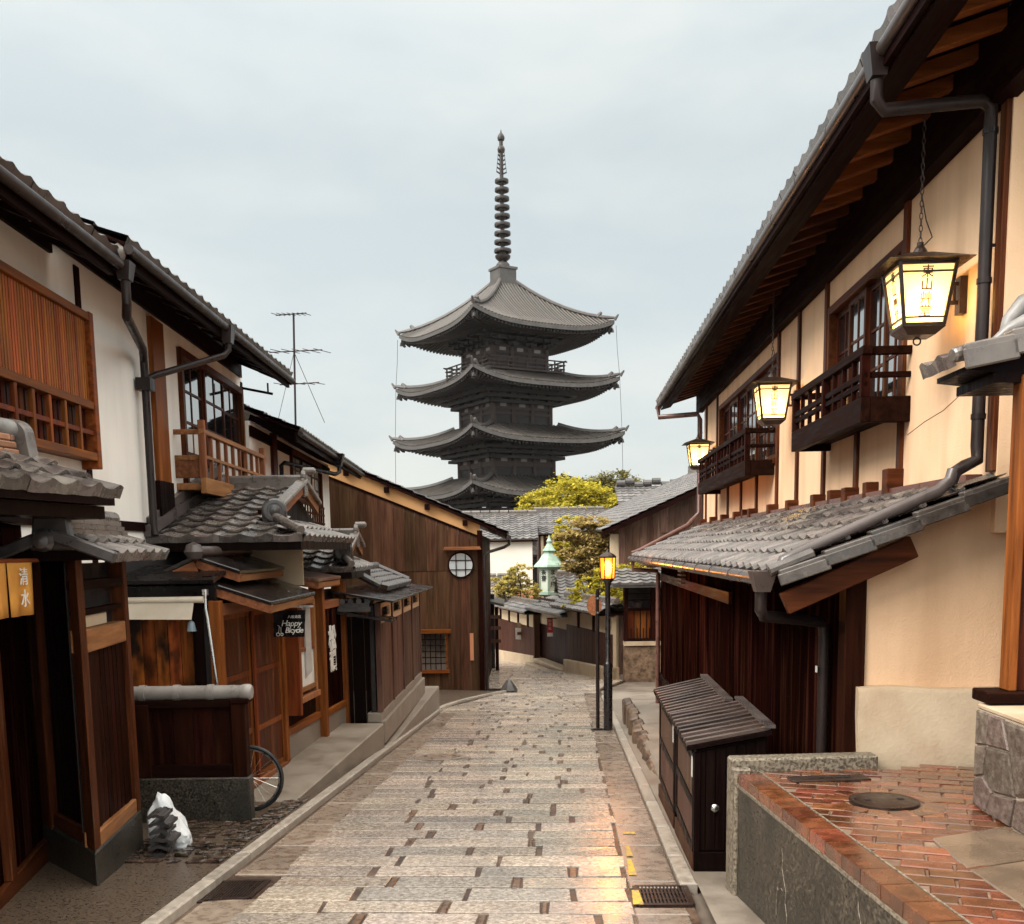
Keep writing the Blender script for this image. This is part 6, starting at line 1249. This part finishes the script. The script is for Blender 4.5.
# ---- the five storey pagoda
PX, PY, PB = -.25, 96.0, -6.1
pg = thing('pagoda', 'dark five storey pagoda with tall bronze finial rising over the street', 'pagoda', (PX,PY,PB))
PH = math.radians(45-14)
class PF: pass
PM = Frame(0,0,0); PM.M = Matrix.Translation((PX,PY,0)) @ Matrix.Rotation(-math.radians(45+14), 4, 'Z')
def pag_roof(name, ze, hw, wt, rise, lift, top=False):
    """square curved roof: eave height ze (mid side), half width hw, meets the body at half width wt"""
    def P(side, s, t, dz=0):
        w = hw+(wt-hw)*t; z = ze+rise*(.62*t+.38*t*t)+lift*abs(s)**3.2*(1-t)**2+dz
        a = (s*w, -w); c_, s_ = math.cos(side*PI/2), math.sin(side*PI/2); return (a[0]*c_-a[1]*s_, a[0]*s_+a[1]*c_, z)
    ns, nt_ = 24, 8
    b = MB(PM)
    for side in range(4):
        vs = [P(side, -1+2*i/ns, j/nt_) for j in range(nt_+1) for i in range(ns+1)]+[P(side, -1+2*i/ns, 0, -.30) for i in range(ns+1)]
        fs = [(j*(ns+1)+i, j*(ns+1)+i+1, (j+1)*(ns+1)+i+1, (j+1)*(ns+1)+i) for j in range(nt_) for i in range(ns)]
        o = (nt_+1)*(ns+1); fs += [(o+i, o+i+1, i+1, i) for i in range(ns)]
        b.add(vs, fs)
    rf = obj(name, b, M['tile_pag'], pg, smooth=True)
    b = MB(PM); nr_ = 44
    for side in range(4):
        for k in range(nr_):
            u = -hw+2*hw*(k+.5)/nr_
            tm = 1.0 if abs(u) < wt else (hw-abs(u))/(hw-wt)
            if tm < .05: continue
            pts = []
            for j in range(6): t = tm*j/5; w = hw+(wt-hw)*t; pts.append(Vector(P(side, max(-1,min(1,u/w)), t, .045)))
            b.tube(pts, .085, 5, True)
    obj('tile_rows', b, M['tile_pag'], rf)
    for side in range(4):
        pts = [Vector(P(side, 1, j/8, .16)) for j in range(9)]; b = MB(PM); b.tube([pts[0]+Vector((0,0,.04))]+pts[1:], [.12]+[.19]*8, 7); obj('hip_ridge', b, M['tile_pag'], rf)
    for side in range(4):
        b = MB(PM); e = Vector(P(side,1,.17,.1)); b.tube([e, e+(e-Vector((0,0,e.z))).normalized()*.35+Vector((0,0,.42))], [.26,.12], 7); obj('corner_ornament', b, M['tile_pag'], rf); b = MB(PM); e = Vector(P(side,1,0,.02)); b.tube([e, e+(e-Vector((0,0,e.z))).normalized()*.35+Vector((0,0,.45))], [.16,.07], 6)
        obj('corner_ornament', b, M['tile_pag'], rf)
    # underside: two tiers of rafters carried on stepped brackets
    b = MB(PM)
    for side in range(4):
        c_, s_ = math.cos(side*PI/2), math.sin(side*PI/2); rot = lambda x, y, z: (x*c_-y*s_, x*s_+y*c_, z)
        m = 40
        for k in range(m):
            s = -1+2*(k+.5)/m; a = Vector(P(side, s*.985, 0, -.42)); a.x *= .985; a.y *= .985
            u = s*hw; inn = max(wt*.95, abs(u)*.99)
            q = Vector(rot(max(-inn,min(inn,u*.96)), -inn, 0)); q.z = ze+.10+(hw-inn)*.11; q.z = max(q.z-.25, ze-.2) 
            b.beam(a, q, .14, .17)
    obj('rafters', b, M['pagwood'], rf)
    b = MB(PM)
    for (f_, z0, z1) in ((.965,-.36,-.30),(.72,-.60,-.20),(.60,-.95,-.55),(.50,-1.35,-.9)):
        w = hw*f_ if f_ > .9 else wt+(hw-wt)*(f_-.42)*1.15
        if f_ > .9: continue
        for side in range(4):
            c_, s_ = math.cos(side*PI/2), math.sin(side*PI/2)
            q = [(-w,-w-.12),(w,-w-.12),(w,-w+.12),(-w,-w+.12)]; q = [(x*c_-y*s_, x*s_+y*c_) for x, y in q]
            b.hexa([(x,y,ze+z0) for x, y in q]+[(x,y,ze+z0+.26) for x, y in q])
    obj('purlins', b, M['pagwood'], rf)
    b = MB(PM); v4 = [P(k, 1, .02, -.34) for k in range(4)]; lo = [(s1*(wt+.1), s2*(wt+.1), ze-.25) for s1, s2 in ((1,-1),(1,1),(-1,1),(-1,-1))]
    for side in range(4):
        vs = [P(side, -1+2*i/ns, .01, -.31) for i in range(ns+1)]
        c_, s_ = math.cos(side*PI/2), math.sin(side*PI/2)
        inn = [((-1+2*i/ns)*(wt+.1)*c_+(wt+.1)*s_, (-1+2*i/ns)*(wt+.1)*s_-(wt+.1)*c_, ze-.02) for i in range(ns+1)]
        b.add(vs+inn, [(i, ns+1+i, ns+2+i, i+1) for i in range(ns)])
    obj('soffit', b, M['pagwood'], rf)
    for side in range(4):
        e = Vector(P(side,1,0,-.36)); e.x *= .98; e.y *= .98; b = MB(PM); b.tube([e, e-Vector((0,0,.3))], .02, 4); b.lathe([(.16,0),(.13,.15),(.09,.3),(.03,.36)], e-Vector((0,0,.66)), 8); obj('wind_bell', b, M['bronze'], rf)
    return rf
def pag_body(z0, z1, hw, rail):
    b = MB(PM); b.box(-hw,hw,-hw,hw,z0,z1); bo = obj('storey', b, M['pagwood'], pg)
    for side in range(4):
        c_, s_ = math.cos(side*PI/2), math.sin(side*PI/2)
        for k in range(3):
            x = -hw+2*hw*k/3; p = (x*c_+hw*s_, x*s_-hw*c_); b = MB(PM); b.tube([(p[0],p[1],z0),(p[0],p[1],z1)], .24, 8); obj('column', b, M['pagrail'], bo)
    for side in range(4):
        c_, s_ = math.cos(side*PI/2), math.sin(side*PI/2)
        b = MB(PM)
        for zz, h_ in ((z1-.75,.22),(z1-.20,.22),(z0+.9,.2)):
            q = [(-hw-.1,-hw-.14),(hw+.1,-hw-.14),(hw+.1,-hw-.02),(-hw-.1,-hw-.02)]; q = [(x*c_-y*s_, x*s_+y*c_) for x, y in q]; b.hexa([(x,y,zz) for x, y in q]+[(x,y,zz+h_) for x, y in q])
        obj('tie_beam', b, M['pagrail'], bo)
        b = MB(PM)                                        # three stepped bracket arms over every column, white daubed ends
        for k in range(4):
            x = -hw+2*hw*k/3
            for j, (d, zz, l) in enumerate(((.35,z1-.05,.55),(.85,z1+.35,.75),(1.4,z1+.75,.9))):
                q = [(x-l,-hw-d-.12),(x+l,-hw-d-.12),(x+l,-hw-d+.12),(x-l,-hw-d+.12)]; q = [(a*c_-y*s_, a*s_+y*c_) for a, y in q]; b.hexa([(a,y,zz) for a, y in q]+[(a,y,zz+.25) for a, y in q])
                q = [(x-.14,-hw-d-.25),(x+.14,-hw-d-.25),(x+.14,-hw),(x-.14,-hw)]; q = [(a*c_-y*s_, a*s_+y*c_) for a, y in q]; b.hexa([(a,y,zz-.12) for a, y in q]+[(a,y,zz+.15) for a, y in q])
        obj('bracket', b, M['pagwood'], bo)
    for k in range(4):
        side = k; c_, s_ = math.cos(side*PI/2), math.sin(side*PI/2)
        for x in (-hw*.66, 0, hw*.66):
            b = MB(PM); q = [(x-.32,-hw-.03),(x+.32,-hw-.03),(x+.32,-hw+.01),(x-.32,-hw+.01)]; q = [(a*c_-y*s_, a*s_+y*c_) for a, y in q]
            b.hexa([(a,y,z1-.52) for a, y in q]+[(a,y,z1-.21) for a, y in q]); obj('plaster_panel', b, M['pagpale'], bo)
    if rail:
        w = hw+1.15
        for side in range(4):
            c_, s_ = math.cos(side*PI/2), math.sin(side*PI/2); rot = lambda x, y, z: (x*c_-y*s_, x*s_+y*c_, z)
            b = MB(PM); b.beam(rot(-w-.1,-w,z0-.02), rot(w+.1,-w,z0-.02), .30, .16)
            for zz, e in ((.95,.35),(.62,.15),(.28,.1)): b.beam(rot(-w-e,-w,z0+zz), rot(w+e,-w,z0+zz), .10, .10)
            for k in range(9): x = -w+2*w*k/8; b.beam(rot(x,-w,z0), rot(x,-w,z0+.95), .11, .11)
            obj('railing', b, M['pagrail'], bo)
# (mid-eave height, half width, top half width, rise, corner lift)
TIERS = [(1.4,8.3,3.5,2.0,1.0),(6.30,8.05,3.25,1.75,1.0),(10.90,7.75,3.05,1.65,1.0),(15.65,7.45,2.85,1.6,1.0),(20.45,7.10,.80,4.75,1.0)]
BODY = [3.6,3.3,3.12,2.95,2.72]
zprev = PB
for i, (ze, hw, wt, rise, lift) in enumerate(TIERS):
    pag_body(zprev, ze-1.05, BODY[i], i == 4)
    pag_roof('roof', ze, hw, wt if i == 4 else BODY[i+1]+.5, rise, lift)
    zprev = ze+rise*.97
c = (PX,PY,0); Z0 = 25.05
b = MB(PM); b.box(-1.05,1.05,-1.05,1.05,Z0-.25,Z0+.25); b.box(-.86,.86,-.86,.86,Z0+.251,Z0+1.35); b.box(-.96,.96,-.96,.96,Z0+1.351,Z0+1.55)
sp_ = obj('finial_base', b, M['tile_pag'], pg)
b = MB(); b.lathe([(.62,26.65),(.60,26.9),(.42,27.1),(.30,27.2),(.45,27.25),(.66,27.45),(.70,27.65),(.40,27.7),(.25,27.75)], c, 20); b.tube([(PX,PY,27.5),(PX,PY,37.4)], .17, 10); fs_ = obj('finial_mast', b, M['bronze'], pg, smooth=True)
for i in range(9):
    z = 28.1+i*.74; r_ = .78-.020*i; b = MB(); n = 24
    b.lathe([(r_-.20,-.14),(r_-.02,-.16),(r_,-.04),(r_-.02,.10),(r_-.20,.10),(r_-.20,-.14)], (PX,PY,z), n)
    for k in range(4): a = PI/4+k*PI/2; b.beam((PX,PY,z),(PX+(r_-.05)*math.cos(a),PY+(r_-.05)*math.sin(a),z),.10,.10)
    b.lathe([(.24,-.34),(.36,-.1),(.24,.16)], (PX,PY,z), 12); obj('finial_ring', b, M['bronze'], fs_)
b = MB()                                                   # pierced water-flame
for k in range(4):
    a = .3+k*PI/2; dx, dy = math.cos(a), math.sin(a)
    for j in range(5): z = 34.6+j*.36; b.beam((PX+.10*dx,PY+.10*dy,z),(PX+(.46-.04*j)*dx,PY+(.46-.04*j)*dy,z+.18),.05,.12); b.beam((PX+(.46-.04*j)*dx,PY+(.46-.04*j)*dy,z+.12),(PX+(.42-.04*j)*dx,PY+(.42-.04*j)*dy,z+.5),.04,.10)
obj('water_flame', b, M['bronze'], fs_)
b = MB(); b.lathe([(.12,36.3),(.30,36.45),(.34,36.65),(.28,36.85),(.12,37.0),(.10,37.3),(.28,37.42),(.33,37.62),(.25,37.85),(.08,38.05),(.03,38.3)], (PX,PY,0), 16); obj('jewel', b, M['bronze'], fs_, smooth=True)
for k, (sx, sy) in enumerate(((7.2,7.2),(-7.2,-7.2))):
    b = MB(PM); b.tube([(sx,sy,21.0),(sx*1.01,sy*1.01,18.9),(sx*1.03,sy*1.03,16.7),(sx*1.05,sy*1.05,12),(sx*1.07,sy*1.07,2)], .022, 4); obj('lightning_wire', b, M['pipe'], pg)

# ---- thin rain haze over the whole street
hz = MB(); hz.box(-140, 140, -20, 150, -7.6, 62)
ho = obj('haze', hz, M['inside']); ho['kind'] = 'stuff'
hm = bpy.data.materials.new('rain_haze'); hm.use_nodes = True; nt = hm.node_tree; nt.nodes.clear()
vo = nt.nodes.new('ShaderNodeOutputMaterial'); pv_ = nt.nodes.new('ShaderNodeVolumePrincipled'); pv_.inputs['Color'].default_value = (.93,.96,1,1); pv_.inputs['Density'].default_value = .00006; pv_.inputs['Anisotropy'].default_value = .2
nt.links.new(pv_.outputs[0], vo.inputs['Volume']); ho.data.materials.clear(); ho.data.materials.append(hm)
